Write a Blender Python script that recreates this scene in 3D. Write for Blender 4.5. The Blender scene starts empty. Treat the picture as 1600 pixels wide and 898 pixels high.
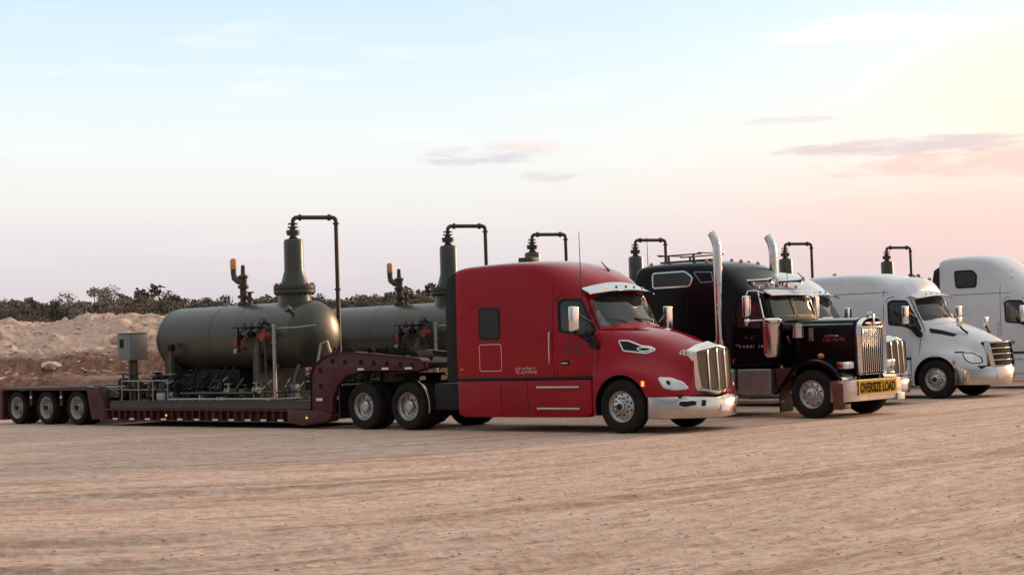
import bpy, bmesh, math, random
import numpy as np
from mathutils import Vector, Matrix
from mathutils.bvhtree import BVHTree
from mathutils.geometry import delaunay_2d_cdt
R = math.radians
random.seed(7)
S = bpy.context.scene
C = S.collection

# ------------------------------------------------------------------ camera
HOR, FPX, EYE, ROLL = 540.0, 2400.0, 1.72, R(1.8)
th = math.atan((HOR - 449) / FPX)
fw = Vector((0, math.cos(th), math.sin(th)))
up0 = Vector((0, -math.sin(th), math.cos(th)))
rt0 = Vector((1, 0, 0))
rt = rt0 * math.cos(ROLL) - up0 * math.sin(ROLL)
up = up0 * math.cos(ROLL) + rt0 * math.sin(ROLL)
cd = bpy.data.cameras.new('camera')
cam = bpy.data.objects.new('camera', cd)
C.objects.link(cam)
m = Matrix((rt, up, -fw)).transposed().to_4x4()
m.translation = Vector((0, 0, EYE))
cam.matrix_world = m
cd.sensor_width = 36
cd.lens = 36 * FPX / 1600
cd.clip_start = 0.1
cd.clip_end = 6000
S.camera = cam
S.render.resolution_x, S.render.resolution_y = 1024, 574

# ------------------------------------------------------------------ world: dusk sky
SUN_AZ, SUN_EL = 52.0, 10.0      # degrees to the right of the view, above the horizon
W = bpy.data.worlds.new('World')
S.world = W
W.use_nodes = True
nt = W.node_tree
nt.nodes.clear()
def nd(tree, typ, **kw):
    n = tree.nodes.new(typ)
    for k, v in kw.items():
        if k.startswith('i_'):
            n.inputs[k[2:].replace('_', ' ')].default_value = v
        else:
            setattr(n, k, v)
    return n
def srgb(r, g, b, a=1):
    f = lambda c: (c / 255 / 12.92) if c / 255 <= .04045 else ((c / 255 + .055) / 1.055) ** 2.4
    return (f(r), f(g), f(b), a)
def ramp(tree, stops, fac):
    n = tree.nodes.new('ShaderNodeValToRGB')
    el = n.color_ramp.elements
    while len(el) > 1: el.remove(el[0])
    el[0].position, el[0].color = stops[0]
    for p, c in stops[1:]:
        e = el.new(p); e.color = c
    tree.links.new(fac, n.inputs[0])
    return n.outputs[0]
def mth(tree, op, a, b=None, c=None, clamp=False):
    n = tree.nodes.new('ShaderNodeMath'); n.operation = op; n.use_clamp = clamp
    for i, x in enumerate((a, b, c)):
        if x is None: continue
        if isinstance(x, (int, float)): n.inputs[i].default_value = x
        else: tree.links.new(x, n.inputs[i])
    return n.outputs[0]
def mixc(tree, fac, a, b, mode='MIX'):
    n = tree.nodes.new('ShaderNodeMix'); n.data_type = 'RGBA'; n.blend_type = mode
    for s, x in ((n.inputs[0], fac), (n.inputs[6], a), (n.inputs[7], b)):
        if isinstance(x, (int, float)): s.default_value = x
        elif isinstance(x, tuple): s.default_value = x
        else: tree.links.new(x, s)
    return n.outputs[2]
tc = nd(nt, 'ShaderNodeTexCoord')
sep = nd(nt, 'ShaderNodeSeparateXYZ')
nt.links.new(tc.outputs['Generated'], sep.inputs[0])
X, Y, Z = sep.outputs
elev = mth(nt, 'MULTIPLY', mth(nt, 'ARCSINE', Z), 57.2958)           # degrees
azim = mth(nt, 'MULTIPLY', mth(nt, 'ARCTAN2', X, Y), 57.2958)        # 0 = view, + = right
e01 = mth(nt, 'DIVIDE', elev, 90.0, clamp=True)
q = lambda d: d / 90.0
rl = ramp(nt, [(0, srgb(186, 178, 186)), (q(2.0), srgb(196, 189, 196)), (q(3.8), srgb(210, 204, 207)), (q(5.5), srgb(220, 218, 215)), (q(7.5), srgb(222, 225, 224)),
               (q(10), srgb(210, 223, 228)), (q(13), srgb(193, 215, 228)), (q(25), srgb(208, 218, 222)), (q(90), srgb(236, 230, 224))], e01)
rr = ramp(nt, [(0, srgb(194, 168, 174)), (q(2.2), srgb(212, 182, 183)), (q(4.0), srgb(228, 190, 182)), (q(5.5), srgb(236, 208, 194)), (q(7), srgb(234, 224, 210)),
               (q(9), srgb(230, 232, 224)), (q(11), srgb(222, 232, 232)), (q(13.5), srgb(206, 226, 234)), (q(25), srgb(216, 222, 222)), (q(90), srgb(236, 230, 224))], e01)
cosd = mth(nt, 'COSINE', mth(nt, 'MULTIPLY', mth(nt, 'SUBTRACT', azim, SUN_AZ), 0.0174533))
azf = nd(nt, 'ShaderNodeMapRange', interpolation_type='SMOOTHSTEP')
azf.inputs['From Min'].default_value = 0.58; azf.inputs['From Max'].default_value = 0.93
nt.links.new(cosd, azf.inputs[0])
sky = mixc(nt, azf.outputs[0], rl, rr)
# bright sunset glow round the (hidden) sun
ca, sa, ce, se = math.cos(R(SUN_AZ)), math.sin(R(SUN_AZ)), math.cos(R(SUN_EL)), math.sin(R(SUN_EL))
vd = nd(nt, 'ShaderNodeVectorMath', operation='DOT_PRODUCT')
nt.links.new(tc.outputs['Generated'], vd.inputs[0]); vd.inputs[1].default_value = (sa * ce, ca * ce, se)
gl = mth(nt, 'POWER', mth(nt, 'MAXIMUM', vd.outputs['Value'], 0.0), 20.0)
sky = mixc(nt, mth(nt, 'MULTIPLY', gl, 0.95), sky, (1.55, 0.98, 0.5, 1))
# clouds: stretched streaks in (azimuth, elevation)
cv = nd(nt, 'ShaderNodeCombineXYZ')
nt.links.new(mth(nt, 'MULTIPLY', azim, 0.16), cv.inputs[0]); nt.links.new(mth(nt, 'MULTIPLY', elev, 0.85), cv.inputs[1])
n1 = nd(nt, 'ShaderNodeTexNoise'); n1.inputs['Scale'].default_value = 1.0; n1.inputs['Detail'].default_value = 6; n1.inputs['Roughness'].default_value = .58
nt.links.new(cv.outputs[0], n1.inputs['Vector'])
def sstep(x, a, b):
    n = nd(nt, 'ShaderNodeMapRange', interpolation_type='SMOOTHSTEP')
    n.inputs['From Min'].default_value = a; n.inputs['From Max'].default_value = b
    nt.links.new(x, n.inputs[0]); return n.outputs[0]
wisp = mth(nt, 'MULTIPLY', sstep(n1.outputs[0], .5, .72), sstep(elev, 2.0, 9.0))
sky = mixc(nt, mth(nt, 'MULTIPLY', wisp, .30), sky, srgb(236, 236, 234))
low = mth(nt, 'MULTIPLY', sstep(n1.outputs[0], .48, .66), mth(nt, 'SUBTRACT', 1.0, sstep(elev, 2.2, 6.0)))
sky = mixc(nt, mth(nt, 'MULTIPLY', low, .18), sky, srgb(240, 205, 200))
n2 = nd(nt, 'ShaderNodeTexNoise'); n2.inputs['Scale'].default_value = 3.2; n2.inputs['Detail'].default_value = 7; n2.inputs['Roughness'].default_value = .62
nt.links.new(cv.outputs[0], n2.inputs['Vector'])
def cloud(az, el, wa, we, col, amt, thr=.42):
    # wa, we: half width and half height in degrees; ragged edge from the noise
    global sky
    da = mth(nt, 'POWER', mth(nt, 'DIVIDE', mth(nt, 'SUBTRACT', azim, az), wa), 2.0)
    de = mth(nt, 'POWER', mth(nt, 'ABSOLUTE', mth(nt, 'DIVIDE', mth(nt, 'SUBTRACT', elev, el), we)), 2.0)
    d = mth(nt, 'SUBTRACT', 1.0, mth(nt, 'ADD', da, de), clamp=True)
    k = mth(nt, 'ADD', mth(nt, 'MULTIPLY', d, .6), mth(nt, 'MULTIPLY', mth(nt, 'SUBTRACT', n2.outputs[0], .5), 1.5))
    f = mth(nt, 'MULTIPLY', mth(nt, 'MULTIPLY', sstep(k, thr - .22, thr + .30), sstep(d, 0, .35)), amt)
    sky = mixc(nt, f, sky, col)
cloud(-0.8, 7.1, 3.4, .50, srgb(196, 184, 194), .75, .42)
cloud(0.6, 7.4, 2.8, .34, srgb(228, 208, 204), .55, .38)
cloud(1.6, 6.25, 1.6, .34, srgb(202, 192, 198), .6, .42)
cloud(10.4, 7.9, 2.4, .26, srgb(212, 198, 200), .6, .4)
gda = mth(nt, 'POWER', mth(nt, 'DIVIDE', mth(nt, 'SUBTRACT', azim, 22.0), 9.5), 2.0)
gde = mth(nt, 'POWER', mth(nt, 'ABSOLUTE', mth(nt, 'DIVIDE', mth(nt, 'SUBTRACT', elev, 8.9), 2.9)), 2.0)
gf = sstep(mth(nt, 'SUBTRACT', 1.0, mth(nt, 'ADD', gda, gde), clamp=True), 0.0, 0.9)
sky = mixc(nt, mth(nt, 'MULTIPLY', gf, .42), sky, srgb(248, 240, 190))
cloud(15.5, 6.75, 6.5, .45, srgb(200, 178, 184), .7, .30)
cloud(19.0, 6.0, 9.0, .7, srgb(224, 186, 178), .7, .3)
cloud(14.0, 4.6, 7.0, .5, srgb(238, 200, 188), .45, .3)
cloud(10.0, 13.2, 3.4, .6, srgb(250, 252, 253), .8, .3)
cloud(-8.0, 10.2, 4.5, .5, srgb(226, 232, 234), .45, .5)
cloud(13.5, 11.0, 5.0, .6, srgb(252, 252, 246), .7, .3)
# the sky away from the sunset is dimmer
back = sstep(mth(nt, 'COSINE', mth(nt, 'MULTIPLY', mth(nt, 'SUBTRACT', azim, 20.0), 0.0174533)), -.9, .5)
hi_ = sstep(elev, 15.0, 75.0)
dim = mth(nt, 'ADD', mth(nt, 'MULTIPLY', mth(nt, 'MAXIMUM', back, hi_), .62), .38, clamp=True)
sky = mixc(nt, mth(nt, 'SUBTRACT', 1.0, dim), sky, srgb(38, 40, 52))
below = mth(nt, 'LESS_THAN', Z, -0.002)
sky = mixc(nt, below, sky, srgb(150, 130, 122))
nis = nd(nt, 'ShaderNodeTexSky', sky_type='NISHITA', sun_disc=False, sun_elevation=R(SUN_EL), sun_rotation=R(SUN_AZ), air_density=1.0, dust_density=2.0)
bg1 = nd(nt, 'ShaderNodeBackground'); bg1.inputs[1].default_value = 0.10
nt.links.new(nis.outputs[0], bg1.inputs[0])
bg2 = nd(nt, 'ShaderNodeBackground'); bg2.inputs[1].default_value = 1.0
nt.links.new(sky, bg2.inputs[0])
mx = nd(nt, 'ShaderNodeMixShader'); mx.inputs[0].default_value = 0.94
nt.links.new(bg1.outputs[0], mx.inputs[1]); nt.links.new(bg2.outputs[0], mx.inputs[2])
wo = nd(nt, 'ShaderNodeOutputWorld'); nt.links.new(mx.outputs[0], wo.inputs[0])

# ------------------------------------------------------------------ sun and exposure
sd = bpy.data.lights.new('sun', 'SUN')
sd.energy = 3.0; sd.angle = R(12); sd.color = (1.0, .62, .36)
so = bpy.data.objects.new('sun', sd); C.objects.link(so)
so.rotation_euler = Vector((-sa * ce, -ca * ce, -se)).to_track_quat('-Z', 'Y').to_euler()
S.view_settings.view_transform = 'Standard'
S.view_settings.look = 'None'
S.view_settings.exposure = 0.42
S.view_settings.gamma = 1.0

# ------------------------------------------------------------------ materials
MATS = {}
def mat(name, col, rough=.5, metal=0.0, coat=0.0, var=.0, vscale=3.0, bump=0.0, bscale=40.0, spec=.5, dirt=None, dirtamt=.0, emit=None):
    """principled with two scales of colour variation, fine relief and patchy dust"""
    if name in MATS: return MATS[name]
    mt = bpy.data.materials.new(name); mt.use_nodes = True
    t = mt.node_tree; b = t.nodes['Principled BSDF']
    b.inputs['Roughness'].default_value = rough
    b.inputs['Metallic'].default_value = metal
    b.inputs['Coat Weight'].default_value = coat
    b.inputs['Coat Roughness'].default_value = .04
    b.inputs['Specular IOR Level'].default_value = spec
    c = (*col, 1) if len(col) == 3 else col
    tx = t.nodes.new('ShaderNodeTexCoord')
    out = None
    if var or dirtamt:
        n = t.nodes.new('ShaderNodeTexNoise'); n.inputs['Scale'].default_value = vscale; n.inputs['Detail'].default_value = 6
        t.links.new(tx.outputs['Object'], n.inputs['Vector'])
        lo = tuple(x * (1 - var) for x in c[:3]) + (1,); hi = tuple(min(1, x * (1 + var)) for x in c[:3]) + (1,)
        out = ramp(t, [(.3, lo), (.7, hi)], n.outputs[0])
        if dirtamt:
            n2_ = t.nodes.new('ShaderNodeTexNoise'); n2_.inputs['Scale'].default_value = 1.7; n2_.inputs['Detail'].default_value = 8; n2_.inputs['Roughness'].default_value = .7
            t.links.new(tx.outputs['Object'], n2_.inputs['Vector'])
            sx = t.nodes.new('ShaderNodeSeparateXYZ'); t.links.new(tx.outputs['Object'], sx.inputs[0])
            # dust thrown up by the wheels settles low down
            hgt = t.nodes.new('ShaderNodeMapRange'); hgt.inputs['From Min'].default_value = 0.1; hgt.inputs['From Max'].default_value = 1.5
            hgt.inputs['To Min'].default_value = 1; hgt.inputs['To Max'].default_value = .12
            t.links.new(sx.outputs[2], hgt.inputs[0])
            f = mth(t, 'MULTIPLY', mth(t, 'MULTIPLY', ramp(t, [(.35, (0, 0, 0, 1)), (.75, (1, 1, 1, 1))], n2_.outputs[0]), hgt.outputs[0]), dirtamt)
            out = mixc(t, f, out, (*(dirt or (.30, .20, .14)), 1))
            t.links.new(mth(t, 'ADD', mth(t, 'MULTIPLY', f, .6), rough, clamp=True), b.inputs['Roughness'])
        t.links.new(out, b.inputs['Base Color'])
    else:
        b.inputs['Base Color'].default_value = c
    if bump:
        n = t.nodes.new('ShaderNodeTexNoise'); n.inputs['Scale'].default_value = bscale; n.inputs['Detail'].default_value = 4
        t.links.new(tx.outputs['Object'], n.inputs['Vector'])
        bp = t.nodes.new('ShaderNodeBump'); bp.inputs['Strength'].default_value = bump; bp.inputs['Distance'].default_value = .02
        t.links.new(n.outputs[0], bp.inputs['Height']); t.links.new(bp.outputs[0], b.inputs['Normal'])
    if emit:
        b.inputs['Emission Color'].default_value = (*emit[:3], 1); b.inputs['Emission Strength'].default_value = emit[3]
    MATS[name] = mt
    return mt
red = mat('red_paint', (.30, .0003, .010), .12, 0, .22, spec=.22, var=.1, vscale=1.2, dirtamt=.02, bump=.03, bscale=2.5)
maroon = mat('maroon_steel', (.055, .006, .009), .5, 0, .1, spec=.3, var=.35, vscale=5, dirtamt=.28, bump=.15)
black = mat('black_paint', (.003, .0035, .0055), .18, 0, .0, spec=.2, var=.2, dirtamt=.012, bump=.02, bscale=2.5)
white = mat('white_paint', (.60, .62, .66), .35, 0, .4, var=.05, dirtamt=.12, bump=.02, bscale=2.5)
white2 = mat('silver_white_paint', (.62, .64, .68), .35, .0, .4, var=.05, dirtamt=.12, bump=.02, bscale=2.5)
brown = mat('dark_brown_paint', (.05, .022, .02), .3, 0, .5, var=.1, dirtamt=.1)
chrome = mat('chrome', (.72, .70, .68), .10, 1, 0, var=.05, dirtamt=.22, bump=.05, bscale=3)
chrome2 = mat('dusty_chrome', (.62, .56, .52), .22, 1, 0, var=.1, dirtamt=.35, bump=.06, bscale=5)
bumperm = mat('bumper_chrome', (.50, .465, .44), .13, 1, 0, var=.08, dirtamt=.3, bump=.05, bscale=4)
visorm = mat('visor_chrome', (.55, .57, .60), .12, 1, 0)
alum = mat('polished_aluminium', (.50, .49, .50), .24, 1, 0, var=.15, dirtamt=.3)
alud = mat('dull_aluminium', (.33, .31, .31), .42, .9, 0, var=.15, dirtamt=.3, bump=.1)
rubber = mat('tyre_rubber', (.010, .0095, .0095), .85, 0, 0, spec=.2, var=.3, vscale=6, dirtamt=.07, bump=.2, bscale=60)
blackp = mat('black_plastic', (.008, .008, .009), .55, spec=.3, var=.2, dirtamt=.05, bump=.1)
frame_m = mat('chassis_black', (.008, .0075, .0075), .7, spec=.25, var=.3, dirtamt=.07, bump=.2)
interior = mat('dark_interior', (.018, .017, .017), .9, spec=.12)
seatm = mat('grey_seat_cloth', (.09, .085, .08), .9, bump=.2)
tankm = mat('olive_grey_tank_paint', (.046, .046, .032), .38, 0, .1, dirtamt=.12, var=.16, vscale=1.6, bump=.08, bscale=5)
skidm = mat('olive_grey_skid_paint', (.050, .047, .038), .6, var=.2, dirtamt=.15, bump=.15)
pipem = mat('brown_grey_pipe_paint', (.050, .040, .033), .5, var=.2, bump=.1)
galv = mat('galvanised_steel', (.36, .35, .34), .45, .6, var=.15, bump=.1)
boxm = mat('grey_cabinet_paint', (.17, .18, .18), .5, var=.08, bump=.05)
valver = mat('red_valve_paint', (.22, .03, .028), .5, var=.2)
orange = mat('orange_cap_plastic', (.62, .25, .10), .5, var=.1)
amber = mat('lit_amber_lens', (.9, .35, .08), .3, emit=(1, .38, .10, .8))
amber_off = mat('amber_lens', (.55, .18, .04), .2)
redlens = mat('red_lens', (.4, .02, .02), .2)
reflect = mat('reflective_tape', (.75, .68, .70), .5)
redtape = mat('red_tape', (.4, .03, .03), .5)
yellow = mat('yellow_sign', (.50, .28, .02), .9, spec=.08, var=.1, vscale=8)
inkm = mat('black_lettering', (.012, .008, .004), .9, spec=.08)
decal_w = mat('white_lettering', (.62, .55, .56), .5)
decal_r = mat('red_lettering', (.30, .02, .03), .5, var=.3, vscale=20)
decal_g = mat('grey_lettering', (.055, .04, .042), .5, var=.4, vscale=30)
wirem = mat('grille_wire', (.42, .32, .22), .38, .9)
mesh_m = mat('grille_mesh', (.05, .035, .025), .5, .3, var=.3, vscale=30, bump=.8, bscale=90)
dirtyrim = mat('grey_painted_rim', (.36, .34, .31), .6, var=.15, vscale=5, bump=.1)
corner_brown = mat('bumper_corner_brown', (.15, .05, .03), .55, .2, var=.3, vscale=4)  # brown standing in for ground reflected in the bumper's near corner
lens = mat('headlight_lens', (.62, .62, .66), .12, .3, .8, var=.15, vscale=5)
navy = mat('navy_plastic', (.02, .025, .06), .5)
def glassmat(name, tint, fac):
    mt = bpy.data.materials.new(name); mt.use_nodes = True
    t = mt.node_tree; t.nodes.clear()
    tr = t.nodes.new('ShaderNodeBsdfTransparent'); tr.inputs[0].default_value = (*tint, 1)
    df = t.nodes.new('ShaderNodeBsdfDiffuse'); df.inputs[0].default_value = (.20, .21, .20, 1)
    gs = t.nodes.new('ShaderNodeBsdfGlossy'); gs.inputs['Roughness'].default_value = .03
    fr = t.nodes.new('ShaderNodeFresnel'); fr.inputs[0].default_value = 1.6
    m1 = t.nodes.new('ShaderNodeMixShader'); m1.inputs[0].default_value = fac
    m2 = t.nodes.new('ShaderNodeMixShader')
    t.links.new(fr.outputs[0], m2.inputs[0])
    t.links.new(tr.outputs[0], m1.inputs[1]); t.links.new(df.outputs[0], m1.inputs[2])
    t.links.new(m1.outputs[0], m2.inputs[1]); t.links.new(gs.outputs[0], m2.inputs[2])
    o = t.nodes.new('ShaderNodeOutputMaterial'); t.links.new(m2.outputs[0], o.inputs[0])
    return mt
glass = glassmat('window_glass', (.66, .72, .70), .10)
glassd = glassmat('tinted_glass', (.10, .11, .11), .05)

# ------------------------------------------------------------------ mesh helpers
def ring_frame(d):
    d = Vector(d).normalized()
    a = Vector((0, 0, 1)) if abs(d.z) < .9 else Vector((1, 0, 0))
    u = d.cross(a).normalized(); v = d.cross(u).normalized()
    return u, v
class MB:
    def __init__(s): s.v = []; s.f = []
    def add(s, v, f):
        b = len(s.v); s.v += [tuple(p) for p in v]; s.f += [tuple(i + b for i in q_) for q_ in f]; return s
    def box(s, x0, x1, y0, y1, z0, z1):
        v = [(x, y, z) for x in (x0, x1) for y in (y0, y1) for z in (z0, z1)]
        return s.add(v, [(0, 1, 3, 2), (4, 6, 7, 5), (0, 4, 5, 1), (2, 3, 7, 6), (0, 2, 6, 4), (1, 5, 7, 3)])
    def cyl(s, a, b, r0, r1=None, n=14):
        r1 = r0 if r1 is None else r1
        a, b = Vector(a), Vector(b); u, v = ring_frame(b - a); P = []
        for c, r in ((a, r0), (b, r1)):
            P += [c + u * r * math.cos(2 * math.pi * i / n) + v * r * math.sin(2 * math.pi * i / n) for i in range(n)]
        F = [(i, (i + 1) % n, n + (i + 1) % n, n + i) for i in range(n)]
        return s.add(P, F + [tuple(range(n - 1, -1, -1)), tuple(range(n, 2 * n))])
    def tube(s, pts, r, n=8):
        pts = [Vector(p) for p in pts]
        rs = r if isinstance(r, (list, tuple)) else [r] * len(pts)
        P = []; u = None
        for i, p in enumerate(pts):
            d = (pts[min(i + 1, len(pts) - 1)] - pts[max(i - 1, 0)]).normalized()
            if u is None: u, v = ring_frame(d)
            else:
                u = (u - d * u.dot(d)).normalized(); v = d.cross(u)
            P += [p + (u * math.cos(2 * math.pi * k / n) + v * math.sin(2 * math.pi * k / n)) * rs[i] for k in range(n)]
        F = [(i * n + k, i * n + (k + 1) % n, (i + 1) * n + (k + 1) % n, (i + 1) * n + k) for i in range(len(pts) - 1) for k in range(n)]
        L = (len(pts) - 1) * n
        return s.add(P, F + [tuple(range(n - 1, -1, -1)), tuple(range(L, L + n))])
    def lathe(s, prof, c=(0, 0, 0), axis='z', n=40, mod=None):
        P = []
        for i in range(n):
            a = 2 * math.pi * i / n
            for j, (r, h) in enumerate(prof):
                if mod: r = mod(i, j, r)
                p = {'z': (r * math.cos(a), r * math.sin(a), h), 'y': (r * math.cos(a), h, r * math.sin(a)), 'x': (h, r * math.cos(a), r * math.sin(a))}[axis]
                P.append((p[0] + c[0], p[1] + c[1], p[2] + c[2]))
        k = len(prof)
        return s.add(P, [(i * k + j, i * k + j + 1, ((i + 1) % n) * k + j + 1, ((i + 1) % n) * k + j) for i in range(n) for j in range(k - 1)])
    def prism(s, poly, a0, a1, axis='y'):
        n = len(poly)
        f = {'y': lambda p, a: (p[0], a, p[1]), 'x': lambda p, a: (a, p[0], p[1]), 'z': lambda p, a: (p[0], p[1], a)}[axis]
        return s.add([f(p, a0) for p in poly] + [f(p, a1) for p in poly],
                     [(i, (i + 1) % n, n + (i + 1) % n, n + i) for i in range(n)] + [tuple(range(n - 1, -1, -1)), tuple(range(n, 2 * n))])
    def sheet(s, A, B, t=(0, 0, 0)):
        """ribbon between two polylines, given thickness by the offset t"""
        n = len(A); t = Vector(t)
        P = [Vector(p) for p in A] + [Vector(p) for p in B] + [Vector(p) + t for p in A] + [Vector(p) + t for p in B]
        F = []
        for i in range(n - 1):
            F += [(i, i + 1, n + i + 1, n + i), (2 * n + i, 3 * n + i, 3 * n + i + 1, 2 * n + i + 1), (i, 2 * n + i, 2 * n + i + 1, i + 1), (n + i, n + i + 1, 3 * n + i + 1, 3 * n + i)]
        F += [(0, n, 3 * n, 2 * n), (n - 1, 3 * n - 1, 4 * n - 1, 2 * n - 1)]
        return s.add(P, F)
    def mesh(s, name, m_, bevel=0, smooth=38, weld=False, segs=2):
        bm = bmesh.new()
        vs = [bm.verts.new(p) for p in s.v]
        for f in s.f:
            try: bm.faces.new([vs[i] for i in f])
            except ValueError: pass
        if weld: bmesh.ops.remove_doubles(bm, verts=bm.verts, dist=1e-4)
        bmesh.ops.recalc_face_normals(bm, faces=bm.faces)
        if bevel:
            es = [e for e in bm.edges if len(e.link_faces) == 2 and e.calc_face_angle(0) > R(35)]
            bmesh.ops.bevel(bm, geom=es, offset=bevel, segments=segs, profile=.6, affect='EDGES', clamp_overlap=True)
        me = bpy.data.meshes.new(name); bm.to_mesh(me); bm.free()
        me.materials.append(m_)
        if smooth: shade(me, smooth)
        return me
    def build(s, name, m_, parent=None, loc=None, **k):
        return obj(name, s.mesh(name, m_, **k), parent, loc)
def shade(me, ang=38):
    me.polygons.foreach_set('use_smooth', [True] * len(me.polygons))
    me.set_sharp_from_angle(angle=R(ang))
def obj(name, me, parent=None, loc=None, rot=None):
    o = bpy.data.objects.new(name, me); C.objects.link(o)
    if parent: o.parent = parent
    if loc: o.location = loc
    if rot: o.rotation_euler = rot
    return o
def thing(name, label, cat, loc=(0, 0, 0), rz=0, group=None):
    o = bpy.data.objects.new(name, None); C.objects.link(o)
    o.empty_display_size = .5
    o.location = loc; o.rotation_euler = (0, 0, rz)
    o['label'] = label; o['category'] = cat
    if group: o['group'] = group
    return o
def copytree(o, parent=None):
    c = o.copy(); C.objects.link(c); c.parent = parent
    for ch in list(o.children): copytree(ch, c)
    return c
def catmull(P, k):
    P = np.array(P, float); n = len(P); out = []
    for i in range(n - 1):
        p0, p1, p2, p3 = P[max(i - 1, 0)], P[i], P[i + 1], P[min(i + 2, n - 1)]
        for j in range(k):
            t = j / k
            out.append(.5 * ((2 * p1) + (p2 - p0) * t + (2 * p0 - 5 * p1 + 4 * p2 - p3) * t * t + (3 * p1 - p0 - 3 * p2 + p3) * t ** 3))
    out.append(P[-1]); return np.array(out)
def rings(stations, ux=4, uy=3):
    """stations: (x, [(y,z) half profile, bottom outer -> top centre]) -> fine rings (x, Nx2)"""
    net = np.array([[(x, y, z) for y, z in h] for x, h in stations], float)
    rows = np.array([catmull(r_, uy) for r_ in net])
    cols = np.array([catmull(rows[:, j], ux) for j in range(rows.shape[1])])
    return np.transpose(cols, (1, 0, 2))
def shell(rg):
    """closed solid from half rings"""
    mb = MB(); full = []
    for r_ in rg:
        ring = [(p[0], -p[1], p[2]) for p in r_] + [(p[0], p[1], p[2]) for p in r_[-2::-1]]
        full.append(ring)
    n = len(full[0])
    V = [p for r_ in full for p in r_]
    F = [(i * n + k, i * n + (k + 1) % n, (i + 1) * n + (k + 1) % n, (i + 1) * n + k) for i in range(len(full) - 1) for k in range(n)]
    F += [tuple(range(n)), tuple((len(full) - 1) * n + k for k in range(n))]
    return mb.add(V, F)
def bvh_of(o):
    bm = bmesh.new(); bm.from_mesh(o.data); t = BVHTree.FromBMesh(bm); bm.free(); return t
def cut(o, cutters):
    """boolean difference, one cutter at a time"""
    for mb, m_ in cutters:
        c = obj('cutter', mb.mesh('cutter', m_, smooth=0), o.parent)
        md = o.modifiers.new('cut', 'BOOLEAN'); md.operation = 'DIFFERENCE'; md.solver = 'EXACT'; md.material_mode = 'TRANSFER'; md.object = c
        bpy.context.view_layer.update()
        dg = bpy.context.evaluated_depsgraph_get(); dg.update()
        me = bpy.data.meshes.new_from_object(o.evaluated_get(dg))
        if len(me.vertices) == len(o.data.vertices): print('CUT FAILED', o.name, len(me.vertices))
        o.modifiers.clear(); o.data = me
        bpy.data.objects.remove(c)
    shade(me, 34)
DIRS = {'R': (Vector((0, 1, 0)), lambda a, b: Vector((a, -6, b))), 'L': (Vector((0, -1, 0)), lambda a, b: Vector((a, 6, b))),
        'F': (Vector((-1, 0, 0)), lambda a, b: Vector((9, a, b))), 'T': (Vector((0, 0, -1)), lambda a, b: Vector((a, b, 9)))}
def cast(bvh, side, a, b, last=None):
    d, f = DIRS[side]
    hit = bvh.ray_cast(f(a, b), d)[0]
    if hit is None:
        hit = bvh.find_nearest(last if last else f(a, b) + d * 5)[0]
    return hit
def rpoly(P, r=.05, n=4):
    out = []; P = [Vector(p) for p in P]; k = len(P)
    for i in range(k):
        a, b, c = P[i - 1], P[i], P[(i + 1) % k]
        rr_ = min(r, (a - b).length * .45, (c - b).length * .45)
        p, q_ = b + (a - b).normalized() * rr_, b + (c - b).normalized() * rr_
        for j in range(n + 1):
            t = j / n; out.append(tuple(p * (1 - t) ** 2 + b * 2 * t * (1 - t) + q_ * t * t))
    return out
def fill2d(poly, step):
    P = [Vector(p) for p in poly]; xs = [p.x for p in P]; ys = [p.y for p in P]; pts = list(P)
    def inside(x, y):
        c = False
        for i in range(len(P)):
            a, b = P[i], P[i - 1]
            if (a.y > y) != (b.y > y) and x < (b.x - a.x) * (y - a.y) / (b.y - a.y) + a.x: c = not c
        return c
    def dist(x, y):
        best = 9
        for i in range(len(P)):
            a, b = P[i - 1], P[i]; ab = b - a; t = max(0, min(1, (Vector((x, y)) - a).dot(ab) / max(ab.length_squared, 1e-9)))
            best = min(best, (a + ab * t - Vector((x, y))).length)
        return best
    x = min(xs) + step
    while x < max(xs):
        y = min(ys) + step
        while y < max(ys):
            if inside(x, y) and dist(x, y) > step * .3: pts.append(Vector((x, y)))
            y += step
        x += step
    v, e, f, *_ = delaunay_2d_cdt(pts, [], [list(range(len(P)))], 1, 1e-5)
    return v, f
def patch_mb(bvh, poly, side, off=.006, th_=.02, step=.15):
    v, f = fill2d(poly, step); d = DIRS[side][0]; mb = MB(); last = None
    H = []
    for p in v:
        last = cast(bvh, side, p.x, p.y, last); H.append(last)
    n = len(H)
    P = [h - d * off for h in H] + [h + d * th_ for h in H]
    cnt = {}
    for t in f:
        for i in range(len(t)):
            a, b = t[i], t[(i + 1) % len(t)]; cnt.setdefault((min(a, b), max(a, b)), []).append((a, b))
    F = [tuple(t) for t in f] + [tuple(i + n for i in reversed(t)) for t in f]
    F += [(e[0][1], e[0][0], e[0][0] + n, e[0][1] + n) for e in cnt.values() if len(e) == 1]
    return mb.add(P, F)
def patch(parent, name, m_, bvh, poly, side, off=.006, th_=.02, step=.15, **k):
    return patch_mb(bvh, poly, side, off, th_, step).build(name, m_, parent, **k)
def trim(parent, name, m_, bvh, poly, side, width=.02, off=.01, th_=.01, closed=True):
    """a strip that follows an outline on a curved surface"""
    P = [Vector(p) for p in poly]; n = len(P); d = DIRS[side][0]; O, I = [], []; last = None
    for i in range(n):
        a = P[i - 1] if (closed or i) else P[i]; c = P[(i + 1) % n] if (closed or i < n - 1) else P[i]
        t = (c - a).normalized(); nn = Vector((-t.y, t.x))
        for L, s_ in ((O, .5), (I, -.5)):
            q_ = P[i] + nn * width * s_; last = cast(bvh, side, q_.x, q_.y, last); L.append(last - d * off)
    if closed: O.append(O[0]); I.append(I[0])
    return MB().sheet(O, I, d * (off + th_)).build(name, m_, parent, smooth=50)
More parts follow.
